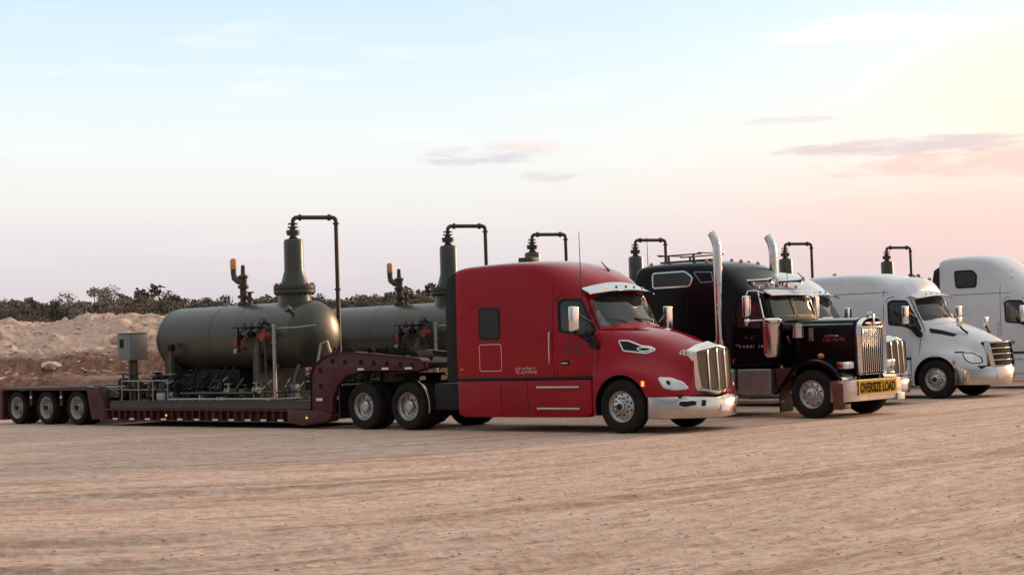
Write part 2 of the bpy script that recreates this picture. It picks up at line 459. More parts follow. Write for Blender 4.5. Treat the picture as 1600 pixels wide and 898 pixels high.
def marks(parent, name, m_, bvh, side, x0, x1, z0, z1, rows, seed, gap=.35, lift=.003):
    """rows of small painted strokes: lettering too small in the photograph to read"""
    rnd = random.Random(seed); mb = MB(); H = (z1 - z0) / rows
    for r_ in range(rows):
        x = x0 + rnd.random() * .03
        while x < x1:
            w = H * rnd.uniform(.35, .6); zb = z0 + r_ * H + H * .15; zt = zb + H * .68
            for k in range(rnd.choice((2, 3, 3))):
                if rnd.random() < .5: a = (x + w * rnd.choice((0, .75)), zb, .22 * w, zt - zb)
                else: a = (x, zb + (zt - zb) * rnd.choice((0, .4, .8)), w, .2 * (zt - zb))
                p0 = cast(bvh, side, a[0], a[1]); p1 = cast(bvh, side, a[0] + a[2], a[1]); p2 = cast(bvh, side, a[0] + a[2], a[1] + a[3]); p3 = cast(bvh, side, a[0], a[1] + a[3])
                d = DIRS[side][0] * (lift + .0007 * k)
                e = DIRS[side][0] * .004
                mb.add([p - d for p in (p0, p1, p2, p3)] + [p + e for p in (p0, p1, p2, p3)], [(0, 1, 2, 3), (7, 6, 5, 4), (0, 4, 5, 1), (1, 5, 6, 2), (2, 6, 7, 3), (3, 7, 4, 0)])
            x += w * (1 + gap) + (H * .5 if rnd.random() < .12 else 0)
    return mb.build(name, m_, parent, smooth=0)
def text(parent, name, body, m_, height, width, mtx, ext=.003):
    cu = bpy.data.curves.new('txt', 'FONT'); cu.body = body; cu.extrude = ext; cu.align_x = 'CENTER'; cu.align_y = 'CENTER'; cu.offset = .035
    o = obj('txt', cu); bpy.context.view_layer.update()
    me = bpy.data.meshes.new_from_object(o.evaluated_get(bpy.context.evaluated_depsgraph_get()))
    bpy.data.objects.remove(o)
    co = np.empty(len(me.vertices) * 3); me.vertices.foreach_get('co', co); co = co.reshape(-1, 3)
    lo, hi = co.min(0), co.max(0); c = (lo + hi) / 2
    co[:, 0] = (co[:, 0] - c[0]) * width / (hi[0] - lo[0]); co[:, 1] = (co[:, 1] - c[1]) * height / (hi[1] - lo[1])
    me.vertices.foreach_set('co', co.ravel()); me.transform(mtx); me.materials.clear(); me.materials.append(m_); me.name = name
    return obj(name, me, parent)
FRONT = lambda x, y, z: Matrix(((0, 0, 1, x), (1, 0, 0, y), (0, 1, 0, z), (0, 0, 0, 1)))      # text that faces forward (+x)
SIDE = lambda x, y, z: Matrix(((1, 0, 0, x), (0, 0, -1, y), (0, 1, 0, z), (0, 0, 0, 1)))       # text that faces the near side (-y)

# ------------------------------------------------------------------ wheels (built once per kind, mesh data shared)
def tyre_mb(r, w, y0, lug=False, n=60, bead=.29):
    k = r - bead
    side = [(bead, .035), (bead + .1 * k, .012), (bead + .35 * k, -.004), (bead + .62 * k, -.006), (bead + .86 * k, .008), (r - .012, .028)]
    tread = [(r, .045)]
    g = [.28, .42, .58, .72]
    for t in g:
        tread += [(r, w * t - .008), (r - .014, w * t - .006), (r - .014, w * t + .006), (r, w * t + .008)]
    prof = side + tread + [(r, w - .045)] + [(a, w - b) for a, b in reversed(side)] + [(bead, .035)]
    prof = [(a, y0 + b) for a, b in prof]
    mod = None
    if lug:
        L = len(side); T = len(side) + len(tread) + 1
        def mod(i, j, rr_):
            if (j in (L - 1, L, L + 1, T - 2, T - 1, T)) and i % 3 == 0: return rr_ - .016
            return rr_
    return MB().lathe(prof, axis='y', n=n, mod=mod)
WH = {}
def wheel(kind, parent, x, side, z=.5, dual=False):
    """side -1 = near (right) side; outer face at |y| = 1.2"""
    if kind not in WH:
        spec = {'steer': (.515, .28, False, .3), 'drive': (.51, .275, True, .3), 'trailer': (.455, .255, True, .3), 'steerk': (.515, .28, False, .3)}[kind]
        r, w, lug, bd = spec
        t = tyre_mb(r, w, 0, lug)
        if kind in ('drive', 'trailer'):
            t2 = tyre_mb(r, w, w + .06, lug); t.add(t2.v, t2.f)
        tm = t.mesh('tyre', rubber, smooth=30)
        if kind in ('steer', 'steerk'):
            f = [(.303, .030), (.296, .012), (.286, .016), (.280, .045), (.262, .058), (.252, .05), (.205, .032), (.150, .022), (.142, .008), (.108, -.005), (.100, -.035), (.07, -.055), (0.001, -.06)]
            hr, hole, hs = .225, .021, 10
        elif kind == 'drive':
            f = [(.303, .030), (.296, .012), (.286, .016), (.280, .05), (.266, .065), (.258, .15), (.245, .165), (.16, .168), (.150, .15), (.12, .125), (.112, .05), (.09, .03), (0.001, .028)]
            hr, hole, hs = .205, .024, 10
        else:
            f = [(.303, .030), (.296, .010), (.286, .012), (.280, .04), (.262, .055), (.245, .13), (.21, .16), (.14, .16), (.130, .12), (.115, .09), (.10, .03), (.08, .02), (0.001, .018)]
            hr, hole, hs = .195, .036, 6
        back = [(a, b + .025) for a, b in reversed(f)]; back[0] = (.001, back[0][1])
        rim = MB().lathe(f + back + [f[0]], axis='y', n=48)
        ro = obj('rim', rim.mesh('rim', {'trailer': dirtyrim}.get(kind, alum), weld=True))
        cc = MB()
        for i in range(hs):
            a = 2 * math.pi * (i + .5) / hs
            cc.cyl((hr * math.cos(a), -.2, hr * math.sin(a)), (hr * math.cos(a), .4, hr * math.sin(a)), hole, n=10)
        cut(ro, [(cc, interior)])
        rm = ro.data; bpy.data.objects.remove(ro)
        hb = MB(); yy = {'steer': .018, 'steerk': .018, 'drive': .162, 'trailer': .155}[kind]
        for i in range(10):
            a = 2 * math.pi * i / 10
            hb.cyl((.168 * math.cos(a), yy + .01, .168 * math.sin(a)), (.168 * math.cos(a), yy - .03, .168 * math.sin(a)), .014, n=6)
        if kind == 'steer': hb.cyl((0, .02, 0), (0, -.075, 0), .075, .06, n=16)
        if kind == 'trailer': hb.cyl((0, .05, 0), (0, -.02, 0), .085, .07, n=16)
        hm = hb.mesh('hub', {'steer': blackp, 'trailer': frame_m}.get(kind, chrome))
        WH[kind] = (tm, rm, hm)
    tm, rm, hm = WH[kind]
    rot = (0, 0, 0) if side < 0 else (0, 0, math.pi)
    o = obj('wheel', tm, parent, (x, 1.2 * side, z), rot)
    obj('rim', rm, o); h_ = obj('hub' if kind in ('steer', 'trailer') else 'lug_nuts', hm, o)
    if kind not in ('steer', 'trailer'): h_['kind'] = 'stuff'
    return o

# ------------------------------------------------------------------ tractors
def seat(parent, x, y, z):
    mb = MB().box(x - .25, x + .25, y - .25, y + .25, z, z + .14).box(x - .33, x - .2, y - .24, y + .24, z + .12, z + .72).box(x - .31, x - .21, y - .13, y + .13, z + .74, z + .95)
    return mb.build('seat', seatm, parent, bevel=.03)
def cab_interior(t, zfloor=1.25, xs=-1.25, xd=-.62, zb=1.9, hw=.95):
    for y in (-.5, .5): seat(t, xs, y, zfloor + .25)
    MB().box(xd, xd + .18, -hw, hw, zfloor, zb + .02).build('dashboard', interior, t, bevel=.03)
    mb = MB(); c = Vector((xd - .16, .5, zb + .0)); P = []
    for i in range(17):
        a = 2 * math.pi * i / 16; P.append(c + Vector((.09 * math.sin(a), .22 * math.cos(a), .2 * math.sin(a))))
    mb.tube(P, .016, 6); mb.cyl(c, c + Vector((.15, 0, -.12)), .03)
    mb.build('steering_wheel', blackp, t)
def chassis(t, xr, xf, drives, fifth=True):
    mb = MB()
    for s in (-1, 1):
        mb.box(xr, xf, s * .43 - .04, s * .43 + .04, .72, 1.0)
    for x in np.arange(xr + .02, xf, 1.1): mb.box(x, x + .08, -.4, .4, .76, .96)
    mb.build('chassis_frame', frame_m, t, bevel=.008, segs=1)
    for x in drives:
        ax = MB(); ax.cyl((x, -1.0, .5), (x, 1.0, .5), .085); ax.lathe([(0.001, -.22), (.15, -.18), (.22, -.05), (.22, .05), (.15, .18), (.001, .22)], (x, 0, .5), 'x', 14)
        ax.build('axle', frame_m, t)
    MB().cyl((0, -1.0, .5), (0, 1.0, .5), .06).build('axle', frame_m, t)
    for x in drives:
        for s in (-1, 1): wheel('drive', t, x, s, .498)
    if fifth:
        xm = sum(drives) / len(drives)
        fp = MB().prism(rpoly([(xm - .5, -.12), (xm - .45, -.45), (xm + .3, -.45), (xm + .4, 0), (xm + .3, .45), (xm - .45, .45), (xm - .5, .12), (xm - .1, 0)], .06), 1.12, 1.18, 'z')
        fp.box(xm - .2, xm + .2, -.4, -.3, .98, 1.13).box(xm - .2, xm + .2, .3, .4, .98, 1.13)
        fp.build('fifth_wheel', frame_m, t, bevel=.008, segs=1)
def arcpts(cx, cz, r, a0, a1, n, y):
    return [(cx + r * math.cos(R(a)), y, cz + r * math.sin(R(a))) for a in np.linspace(a0, a1, n)]
def rearfender(t, x, s, m_):
    y0, y1 = s * .62, s * 1.18
    MB().sheet(arcpts(x, .5, .60, 20, -8, 8, y0), arcpts(x, .5, .60, 20, -8, 8, y1), (.012, 0, 0)).sheet(arcpts(x, .5, .60, 75, 20, 8, y1 - s * .04), arcpts(x, .5, .60, 75, 20, 8, y1), (0, 0, .012)).build('fender', m_, t)
    MB().sheet(arcpts(x, .5, .615, 60, -14, 12, y1 - s * .035), arcpts(x, .5, .615, 60, -14, 12, y1 + s * .012), (.02, 0, .01)).build('fender_trim', alum, t)
def mirror_tall(t, x, y, z0, z1, s, m_, arm_to, w=.22, dpt=.11, rot=0):
    mb = MB().box(x - dpt / 2, x + dpt / 2, y - w / 2, y + w / 2, z0, z1)
    o = mb.build('mirror', m_, t, bevel=.035, segs=3)
    a = MB()
    for z, zz in ((z0 + .04, arm_to[2]), (z1 - .05, arm_to[3])):
        a.tube([(x - .02, y - s * w / 2 * .6, z), (x + .02, y - s * (w / 2 + .08), (z + zz) / 2), (arm_to[0], s * arm_to[1], zz)], .02, 6)
    a.build('mirror_arm', blackp, o)
    MB().box(x - dpt / 2 - .004, x - dpt / 2 + .01, y - w * .4, y + w * .4, z0 + .05, z1 - .05).build('mirror_glass', chrome, o)
    return o
def scalenet(st, dx=0, f=None):
    return [(x + dx, [(f(x, y, z) if f else (y, z)) for y, z in h]) for x, h in st]

BODY579 = [
 (-4.15, [(1.20, 1.07), (1.21, 1.5), (1.21, 2.0), (1.20, 2.5), (1.195, 3.0), (1.18, 3.24), (1.09, 3.32), (.6, 3.35), (0, 3.36)]),
 (-3.95, [(1.21, 1.07), (1.22, 1.5), (1.22, 2.0), (1.21, 2.5), (1.205, 3.02), (1.185, 3.27), (1.08, 3.36), (.6, 3.39), (0, 3.40)]),
 (-3.5, [(1.21, 1.07), (1.22, 1.5), (1.22, 2.0), (1.21, 2.5), (1.20, 3.02), (1.18, 3.28), (1.07, 3.38), (.6, 3.42), (0, 3.43)]),
 (-2.6, [(1.21, 1.07), (1.22, 1.5), (1.22, 2.0), (1.21, 2.5), (1.20, 3.00), (1.18, 3.26), (1.07, 3.38), (.6, 3.43), (0, 3.44)]),
 (-1.95, [(1.21, 1.07), (1.22, 1.5), (1.22, 2.0), (1.20, 2.5), (1.18, 2.92), (1.15, 3.18), (1.04, 3.32), (.6, 3.39), (0, 3.41)]),
 (-1.45, [(1.19, 1.07), (1.20, 1.5), (1.19, 2.0), (1.17, 2.42), (1.13, 2.76), (1.08, 2.98), (.95, 3.15), (.6, 3.25), (0, 3.29)]),
 (-1.08, [(1.17, 1.07), (1.18, 1.5), (1.165, 1.98), (1.13, 2.35), (1.08, 2.62), (1.02, 2.78), (.92, 2.92), (.6, 3.06), (0, 3.12)]),
 (-.86, [(1.15, 1.07), (1.16, 1.45), (1.14, 1.85), (1.11, 2.15), (1.05, 2.38), (.99, 2.53), (.90, 2.66), (.6, 2.86), (0, 2.95)]),
 (-.78, [(1.14, 1.07), (1.15, 1.43), (1.13, 1.75), (1.09, 2.0), (1.03, 2.2), (.97, 2.33), (.88, 2.44), (.6, 2.64), (0, 2.76)]),
 (-.55, [(1.12, 1.07), (1.12, 1.38), (1.10, 1.6), (1.06, 1.78), (1.01, 1.92), (.95, 2.02), (.86, 2.11), (.6, 2.27), (0, 2.44)]),
 (-.32, [(1.10, 1.07), (1.10, 1.3), (1.08, 1.48), (1.04, 1.62), (.99, 1.74), (.93, 1.83), (.84, 1.90), (.6, 1.98), (0, 2.12)]),
 (-.15, [(1.06, 1.07), (1.06, 1.25), (1.05, 1.4), (1.0, 1.5), (.95, 1.6), (.9, 1.66), (.8, 1.72), (.55, 1.78), (0, 1.88)])]
HOOD579 = [
 (-.66, [(1.20, .34), (1.21, .7), (1.20, 1.10), (1.165, 1.35), (1.135, 1.62), (1.10, 1.84), (1.00, 1.98), (.6, 2.02), (0, 2.04)]),
 (-.45, [(1.21, .34), (1.22, .72), (1.21, 1.12), (1.155, 1.36), (1.11, 1.62), (1.06, 1.84), (.96, 1.98), (.6, 2.04), (0, 2.07)]),
 (0., [(1.21, .5), (1.22, .85), (1.21, 1.14), (1.11, 1.34), (1.03, 1.55), (.97, 1.74), (.85, 1.89), (.5, 1.97), (0, 2.00)]),
 (.5, [(1.21, .66), (1.215, .87), (1.18, 1.10), (1.06, 1.26), (.94, 1.43), (.86, 1.60), (.73, 1.76), (.4, 1.84), (0, 1.88)]),
 (.9, [(1.17, .68), (1.17, .84), (1.10, 1.02), (.97, 1.16), (.86, 1.30), (.78, 1.46), (.66, 1.61), (.37, 1.71), (0, 1.76)]),
 (1.2, [(1.04, .68), (1.03, .82), (.96, .96), (.86, 1.08), (.78, 1.22), (.72, 1.38), (.63, 1.51), (.35, 1.62), (0, 1.67)]),
 (1.38, [(.90, .68), (.88, .80), (.82, .92), (.76, 1.02), (.71, 1.17), (.67, 1.32), (.59, 1.45), (.33, 1.55), (0, 1.60)]),
 (1.47, [(.74, .69), (.73, .79), (.70, .89), (.68, 1.00), (.66, 1.15), (.63, 1.30), (.55, 1.41), (.3, 1.50), (0, 1.55)])]

KX = lambda x: x if x < .5 else .5 + (x - .5) * .82
KP = lambda P: [(KX(x), z) for x, z in P]
HOOD579 = [(KX(x), h) for x, h in HOOD579]

def aero(name, label, cat, loc, rz, paint, kind='p', group=None):
    """set-back-axle aerodynamic tractor with sleeper; kind p = red/white pair, c = slotted grille, v = high roof"""
    t = thing(name, label, cat, loc, rz, group)
    body, hood = BODY579, HOOD579
    mx = (lambda x: x) if kind != 'v' else (lambda x: x if x > -1.55 else -1.55 + (x + 1.55) * .74)
    mp = lambda P: [(mx(x), z) for x, z in P]
    if kind == 'c':
        def f(x, y, z):
            zz = z - .05 * max(0, (z - 2.6)) / .85 * (1 if x < -1.4 else 0)
            if z > 2.7 and x > -1.9: zz += .11 * math.exp(-((x + .98) / .26) ** 2) * min(1, (z - 2.7) / .4)
            return (y, zz)
        body = scalenet(BODY579, .18, f)
        def g(x, y, z): return (y * (1.0 + .12 * max(0, min(1, (x - .6) / .8)) * (1.1 - abs(y)) / .6 if y < 1.1 else 1), z - .10 * max(0, x) / 1.4 * (1 if z > 1.2 else 0) - (.03 if x < 0 and z > 1.5 else 0))
        hood = scalenet([(x if x < .9 else .9 + (x - .9) * .75, h) for x, h in HOOD579], 0, g)
    if kind == 'v':
        body = []
        for x, h in BODY579:
            k = float(np.interp(x, [-4.2, -3.95, -2.9, -2.0, -1.45, -1.08, -.86, -.78], [.55, .58, .58, .54, .46, .32, .1, 0]))
            body.append((mx(x), [(y * (1 if z < 2.9 else .98), z + k * max(0, (z - 1.9)) / 1.5) for y, z in h]))
    rg = rings(body)
    bo = shell(rg).build('cab_body', paint, t, smooth=34)
    bb = bvh_of(bo)
    dx = .18 if kind == 'c' else 0
    # openings: windscreen, door windows; cavity for the cabin
    dz = 0
    dw = rpoly([(-1.47 + dx, 2.55), (-1.36 + dx, 2.60), (-.99 + dx, 2.58), (-.60 + dx, 1.82), (-.68 + dx, 1.76), (-1.05 + dx, 1.93), (-1.45 + dx, 1.97)], .06)
    ws = rpoly([(-.88, 2.62), (-.4, 2.73), (.4, 2.73), (.88, 2.62), (.97, 2.03), (.4, 2.11), (-.4, 2.11), (-.97, 2.03)], .05)
    sel = [r_ for r_ in rg if -1.85 + dx < r_[0][0] < -.42 + dx]
    cav = [np.array([(p[0], p[1] * .945, max(min(p[2] - .07, 2.98), 1.25 + .0001 * i)) for i, p in enumerate(r_)]) for r_ in sel]
    ft = np.array(cav[-1]); 
    cut(bo, [(shell(cav), interior), (MB().prism(dw, -1.5, -.9, 'y'), interior), (MB().prism(dw, .9, 1.5, 'y'), interior), (MB().prism(ws, -1.3 + dx, .6, 'x'), interior)])
    patch(t, 'windscreen', glass, bb, ws, 'F', -.012, .022, .1)
    cab_interior(t, xs=-1.3 + dx, xd=-.68 + dx)
    for side in ('R', 'L'):
        s = -1 if side == 'R' else 1
        dp = rpoly([(-1.49 + dx, 1.09), (-1.49 + dx, 1.90), (-1.05 + dx, 1.85), (-.66 + dx, 1.68), (-.60 + dx, 1.40), (-.64 + dx, 1.09)], .05)
        door = patch(t, 'door', paint, bb, dp, side, .008, .02)
        patch(door, 'door_window', glass, bb, dw, side, -.012, .02, .12)
        trim(door, 'window_seal', blackp, bb, dw, side, .045, .008, .02)
        trim(door, 'door_seam', frame_m, bb, rpoly([(-1.52 + dx, 1.08), (-1.52 + dx, 2.64), (-1.40 + dx, 2.70), (-.93 + dx, 2.67), (-.50 + dx, 1.80), (-.57 + dx, 1.09)], .06), side, .013, .004, .02)
        p = cast(bb, side, -1.32 + dx, 1.36)
        MB().box(-1.42 + dx, -1.22 + dx, p.y + s * .004, p.y + s * .014, 1.31, 1.40).build('handle_recess', blackp, door, bevel=.004)
        MB().box(-1.39 + dx, -1.24 + dx, p.y + s * .014, p.y + s * .035, 1.335, 1.36).build('handle', chrome, door, bevel=.006)
        if kind == 'p' or kind == 'c':
            patch(t, 'sleeper_window', glassd, bb, rpoly([(-3.50, 1.88), (-3.50, 2.50), (-2.98, 2.48), (-2.98, 1.86)], .08), side, .012, .03)
            trim(t, 'window_frame', blackp, bb, rpoly([(-3.50, 1.88), (-3.50, 2.50), (-2.98, 2.48), (-2.98, 1.86)], .08), side, .04, .014, .02)
        if kind == 'v':
            wp = rpoly([(-2.94, 3.05), (-2.98, 3.54), (-2.42, 3.54), (-2.30, 3.40), (-2.33, 3.05)], .07)
            patch(t, 'sleeper_window', glassd, bb, wp, side, .012, .03)
            trim(t, 'window_frame', blackp, bb, wp, side, .05, .014, .02)
            wp = rpoly([(-1.35, 3.50), (-.98, 3.22), (-1.30, 3.26)], .02)
            patch(t, 'roof_window', glassd, bb, wp, side, .010, .03)
        hp = rpoly(mp([(-3.52, 1.22), (-3.52, 1.76), (-2.93, 1.76), (-2.93, 1.22)]), .06)
        ht = patch(t, 'luggage_hatch', paint, bb, hp, side, .007, .02)
        trim(ht, 'hatch_trim', chrome2 if kind == 'p' else frame_m, bb, hp, side, .014, .010, .02)
        if kind in 'cv': trim(t, 'roof_seam', frame_m, bb, mp([(-4.1 + .35 * i_, 2.83) for i_ in range(9)]), side, .014, .004, .02, closed=False)
        trim(t, 'roof_seam', frame_m, bb, [(-1.6 + dx, 1.1), (-1.6 + dx, 1.8), (-1.6 + dx, 2.4), (-1.6 + dx, 2.85), (-1.59 + dx, 3.05)], side, .012, .004, .02, closed=False)
        MB().box(mx(-4.15), -.66, s * 1.17, s * 1.215, 1.035, 1.085).build('sill_strip', blackp, t, bevel=.006)
        if kind != 'v':
            trim(t, 'body_crease', paint, bb, [(-4.08, 2.28), (-3.9, 2.42), (-3.7, 2.58), (-3.45, 2.66), (-2.8, 2.66), (-2.2, 2.64), (-1.75, 2.60)], side, .05, .010, .02, closed=False)
        gx = -1.66 + dx
        p = cast(bb, side, gx, 1.6)
        MB().tube([(gx, p.y, 1.32), (gx, p.y + s * .06, 1.35), (gx, p.y + s * .065, 1.65), (gx, p.y + s * .05, 1.95), (gx, p.y, 1.98)], .013, 6).build('grab_handle', chrome2, t)
        for k in range(9):
            x = mx(-4.0 + k * .28); p = cast(bb, side, x, 1.13)
            MB().lathe([(.001, -.004), (.012, -.003), (.014, 0)] if s < 0 else [(.001, .004), (.012, .003), (.014, 0)], (x, p.y, 1.13), 'y', 6).build('rivet', paint, t)
        # lower fairing with steps
        y0, y1 = sorted((s * .95, s * 1.2))
        fr = MB().prism(mp([(-4.17, .34), (-4.17, 1.03), (-.70, 1.03), (-.70, .36), (-.85, .29), (-4.0, .28)]), y0, y1)
        fa = fr.build('side_fairing', paint, t, bevel=.035, segs=3)
        for z in (.88, .46):
            MB().box(-2.05, -.98, s * 1.195, s * 1.225, z - .02, z + .02).build('step_strip', chrome2, fa, bevel=.006)
        for x in (-3.0, -2.3):
            MB().box(x, x + .012, s * 1.19, s * 1.203, .34, 1.0).build('panel_gap', frame_m, fa)
        MB().box(mx(-4.1), -2.4, s * 1.195, s * 1.207, .72, .75).box(mx(-4.1), -2.5, s * 1.195, s * 1.207, .46, .48).build('pressed_rib', paint, fa, bevel=.004)
        # rear extender
        MB().prism(mp([(-4.46, 1.02), (-4.46, 2.95 if kind != 'v' else 3.3), (-4.38, 3.20 if kind != 'v' else 3.6), (-4.155, 3.27 if kind != 'v' else 3.7), (-4.155, 1.02)]), *sorted((s * 1.12, s * 1.19))).build('rear_extender', blackp, t, bevel=.01)
        p = cast(bb, side, mx(-4.02), 1.26)
        MB().box(mx(-4.02) - .04, mx(-4.02) + .04, p.y + s * .0, p.y + s * .02, 1.24, 1.28).build('marker_light', amber_off, t, bevel=.005)
        # mirror
        mm = mirror_tall(t, -.76 + dx, s * 1.60, 1.95, 2.44, s, {'p': chrome, 'c': chrome, 'v': chrome}[kind], (-.66 + dx, 1.1, 1.70, 2.1))
        MB().prism(rpoly([(-.93 + dx, 1.93), (-.80 + dx, 1.98), (-.52 + dx, 1.72), (-.54 + dx, 1.60), (-.66 + dx, 1.62)], .03), *sorted((s * 1.12, s * 1.20))).build('mirror_bracket', blackp, mm, bevel=.015)
        MB().prism(rpoly([(-.80 + dx, 1.88), (-.80 + dx, 1.96), (-.68 + dx, 1.94), (-.68 + dx, 1.88)], .01), *sorted((s * 1.15, s * 1.60))).build('mirror_arm', blackp, mm, bevel=.015)
    # hood and front
    hg = rings(hood)
    ho = shell(hg).build('hood', paint, t, smooth=40)
    hb = bvh_of(ho)
    cw = [(MB().cyl((0, -1.6, .50), (0, -.75, .50), .605, n=44), blackp), (MB().cyl((0, .75, .50), (0, 1.6, .50), .605, n=44), blackp),
          (MB().box(-.3, .5, -1.6, 1.6, .1, .62), blackp), (MB().box(.3, .66, -1.6, 1.6, .1, .66), blackp)]
    cut(ho, cw)
    for s in (-1, 1):
        wheel('steer', t, 0, s, .50)
        side = 'R' if s < 0 else 'L'
        ys = lambda pts: [(y * s, z) for y, z in pts]
        if kind == 'p':
            hp = rpoly(KP([(.88, 1.04), (1.10, 1.03), (1.34, .94), (1.44, .82), (1.24, .80), (1.04, .85)]), .04)
            hl = patch(t, 'headlight', lens, hb, hp, side, .010, .03, .08)
            trim(hl, 'headlight_rim', chrome2, hb, hp, side, .02, .012, .02)
            MB().lathe([(.001, -.01), (.05, 0), (.055, .03)], tuple(cast(hb, side, KX(1.08), .93) + Vector((0, s * .005, 0))), 'y', 16).build('lamp', blackp, hl)
            vp = rpoly([(-.14, 1.76), (.05, 1.75), (.33, 1.64), (.50, 1.62), (.60, 1.56), (.45, 1.50), (-.02, 1.56)], .04)
            vt = patch(t, 'hood_vent', blackp, hb, vp, side, .010, .03, .1)
            trim(vt, 'vent_trim', chrome, hb, vp, side, .025, .016, .02)
            ov = rpoly([(.22, 1.60), (.42, 1.62), (.56, 1.565), (.36, 1.53)], .08)
            trim(vt, 'badge', chrome, hb, ov, side, .022, .02, .02)
            for k, x in enumerate((1.06, 1.135)):
                c = [(x + .028 * math.cos(a), 1.50 - k * .02 + .038 * math.sin(a)) for a in np.linspace(0, 2 * math.pi, 13)[:-1]]
                trim(t, 'unit_number', decal_w, hb, c, side, .018, .004, .01)
            trim(t, 'hood_seam', frame_m, hb, [(-.50, 2.0), (-.52, 1.85), (-.54, 1.6), (-.555, 1.3), (-.56, 1.14)], side, .012, .004, .02, closed=False)
        else:
            hp = rpoly(KP([(.74, 1.17), (.98, 1.17), (1.24, 1.05), (1.30, .90), (1.05, .90), (.88, 1.0)]), .05)
            hl = patch(t, 'headlight', lens, hb, hp, side, .010, .03, .08)
            trim(hl, 'headlight_rim', blackp, hb, hp, side, .02, .012, .02)
            vp = rpoly([(-.22, 1.84), (.08, 1.78), (.48, 1.66), (.40, 1.60), (-.18, 1.72)], .03)
            patch(t, 'hood_vent', blackp, hb, vp, side, .008, .03, .1)
            trim(t, 'hood_badge', frame_m, hb, [(.50, 1.19), (.60, 1.19), (.72, 1.19)], side, .035, .006, .01, closed=False)
            trim(t, 'hood_seam', frame_m, hb, [(-.40, 2.0), (-.42, 1.6), (-.43, 1.14)], side, .012, .004, .02, closed=False)
            p = cast(hb, 'T', .55, s * .62)
            mm = MB().box(.50, .58, p.y + s * .10, p.y + s * .30, p.z + .12, p.z + .36).build('hood_mirror', chrome, t, bevel=.03, segs=3)
            MB().tube([(.54, p.y + s * .18, p.z + .14), (.60, p.y + s * .14, p.z + .04), (.70, p.y + s * .05, p.z - .06)], .028, 8).build('mirror_arm', blackp, mm)
        p = cast(hb, side, .53, .93)
        MB().box(.50, .56, p.y, p.y + s * .03, .88, .98).build('marker_light', amber_off if kind != 'p' else amber, t, bevel=.008)
        if kind == 'p':
            p = cast(bb, side, -.62, 1.30)
            MB().box(-.65, -.59, p.y, p.y + s * .022, 1.24, 1.36).build('marker_light', amber_off, t, bevel=.01)
        # wheel well lining
        MB().sheet(arcpts(0, .5, .60, 8, 190, 20, s * .70), arcpts(0, .5, .60, 8, 190, 20, s * 1.16), (0, 0, .01)).build('wheel_arch_liner', frame_m, t)
    if kind == 'p' or kind == 'v':
        # tall grille with mesh and upright bars
        gp = rpoly([(-.60, 1.52), (0, 1.60), (.60, 1.52), (.575, 1.1), (.53, .80), (0, .72), (-.53, .80), (-.575, 1.1)], .07, 5)
        xg = lambda y, z: 1.415 - .24 * y * y - .05 * max(0, z - .9)
        v, f = fill2d(gp, .09)
        mb = MB(); n = len(v)
        mb.add([(xg(p.x, p.y), p.x, p.y) for p in v] + [(1.10, p.x, p.y) for p in v], [tuple(q_) for q_ in f] + [tuple(i + n for i in reversed(q_)) for q_ in f] + [(i, (i + 1) % len(gp), n + (i + 1) % len(gp), n + i) for i in range(len(gp))])
        g = mb.build('grille', mesh_m, t, smooth=30)
        # woven mesh as real wires
        wm = MB()
        for k in range(-19, 20):
            y = k * .03; pts = [(xg(y, z) + .006, y, z) for z in np.linspace(.80 + .03 * 0, 1.53 - abs(y) * .05, 7)]
            if abs(y) < .56: wm.tube(pts, .0045, 4)
        for z in np.arange(.82, 1.53, .03):
            hw = .52 + (z - .8) * .09
            wm.tube([(xg(y, z) + .007, y, z) for y in np.linspace(-hw, hw, 9)], .0045, 4)
        wm.build('grille_wires', wirem, g, smooth=0)
        fr = MB(); L = len(gp)
        A, B = [], []
        for i in range(L + 1):
            a, b, c = Vector(gp[(i - 1) % L]), Vector(gp[i % L]), Vector(gp[(i + 1) % L])
            tt = (c - a).normalized(); nn = Vector((tt.y, -tt.x)); o_ = b - nn * .05; i_ = b + nn * .012
            if (o_.length_squared if False else ((o_ - Vector((0, 1.15))).length)) < ((i_ - Vector((0, 1.15))).length): o_, i_ = b + nn * .05, b - nn * .012
            A.append((xg(o_.x, o_.y) - .03, o_.x, o_.y)); B.append((xg(i_.x, i_.y) + .035, i_.x, i_.y))
        fr.sheet(A, B, (-.09, 0, 0)).build('grille_surround', chrome, g, smooth=60)
        for y in (-.29, 0, .29):
            w = .018
            P = [(y, z) for z in np.linspace(.76, 1.56 - abs(y) * .1, 6)]
            MB().sheet([(xg(a, z) + .01, a - w, z) for a, z in P], [(xg(a, z) + .01, a + w, z) for a, z in P], (.025, 0, 0)).build('grille_bar', chrome, g, bevel=.004)
        # chrome cap above
        cp = [(y, z) for y, z in ((-.66, 1.50), (-.40, 1.60), (0, 1.66), (.40, 1.60), (.66, 1.50))]
        MB().sheet([(xg(y, z) - .01, y, z - .02) for y, z in cp], [(1.22 - .2 * y * y, y * .93, z + .035) for y, z in cp], (0, 0, -.03)).build('grille_cap', chrome, g, smooth=60)
    else:
        zs = [(1.36, .66), (1.22, .65), (1.08, .64), (.94, .62), (.80, .58), (.66, .54)]
        gp = rpoly([(-.70, 1.44), (.70, 1.44), (.64, .9), (.52, .47), (-.52, .47), (-.64, .9)], .05)
        xg = lambda y, z: 1.41 - .2 * y * y - .14 * max(0, z - .8)
        v, f = fill2d(gp, .1); mb = MB(); n = len(v)
        mb.add([(xg(p.x, p.y), p.x, p.y) for p in v] + [(1.05, p.x, p.y) for p in v], [tuple(q_) for q_ in f] + [tuple(i + n for i in reversed(q_)) for q_ in f] + [(i, (i + 1) % len(gp), n + (i + 1) % len(gp), n + i) for i in range(len(gp))])
        g = mb.build('grille', interior, t)
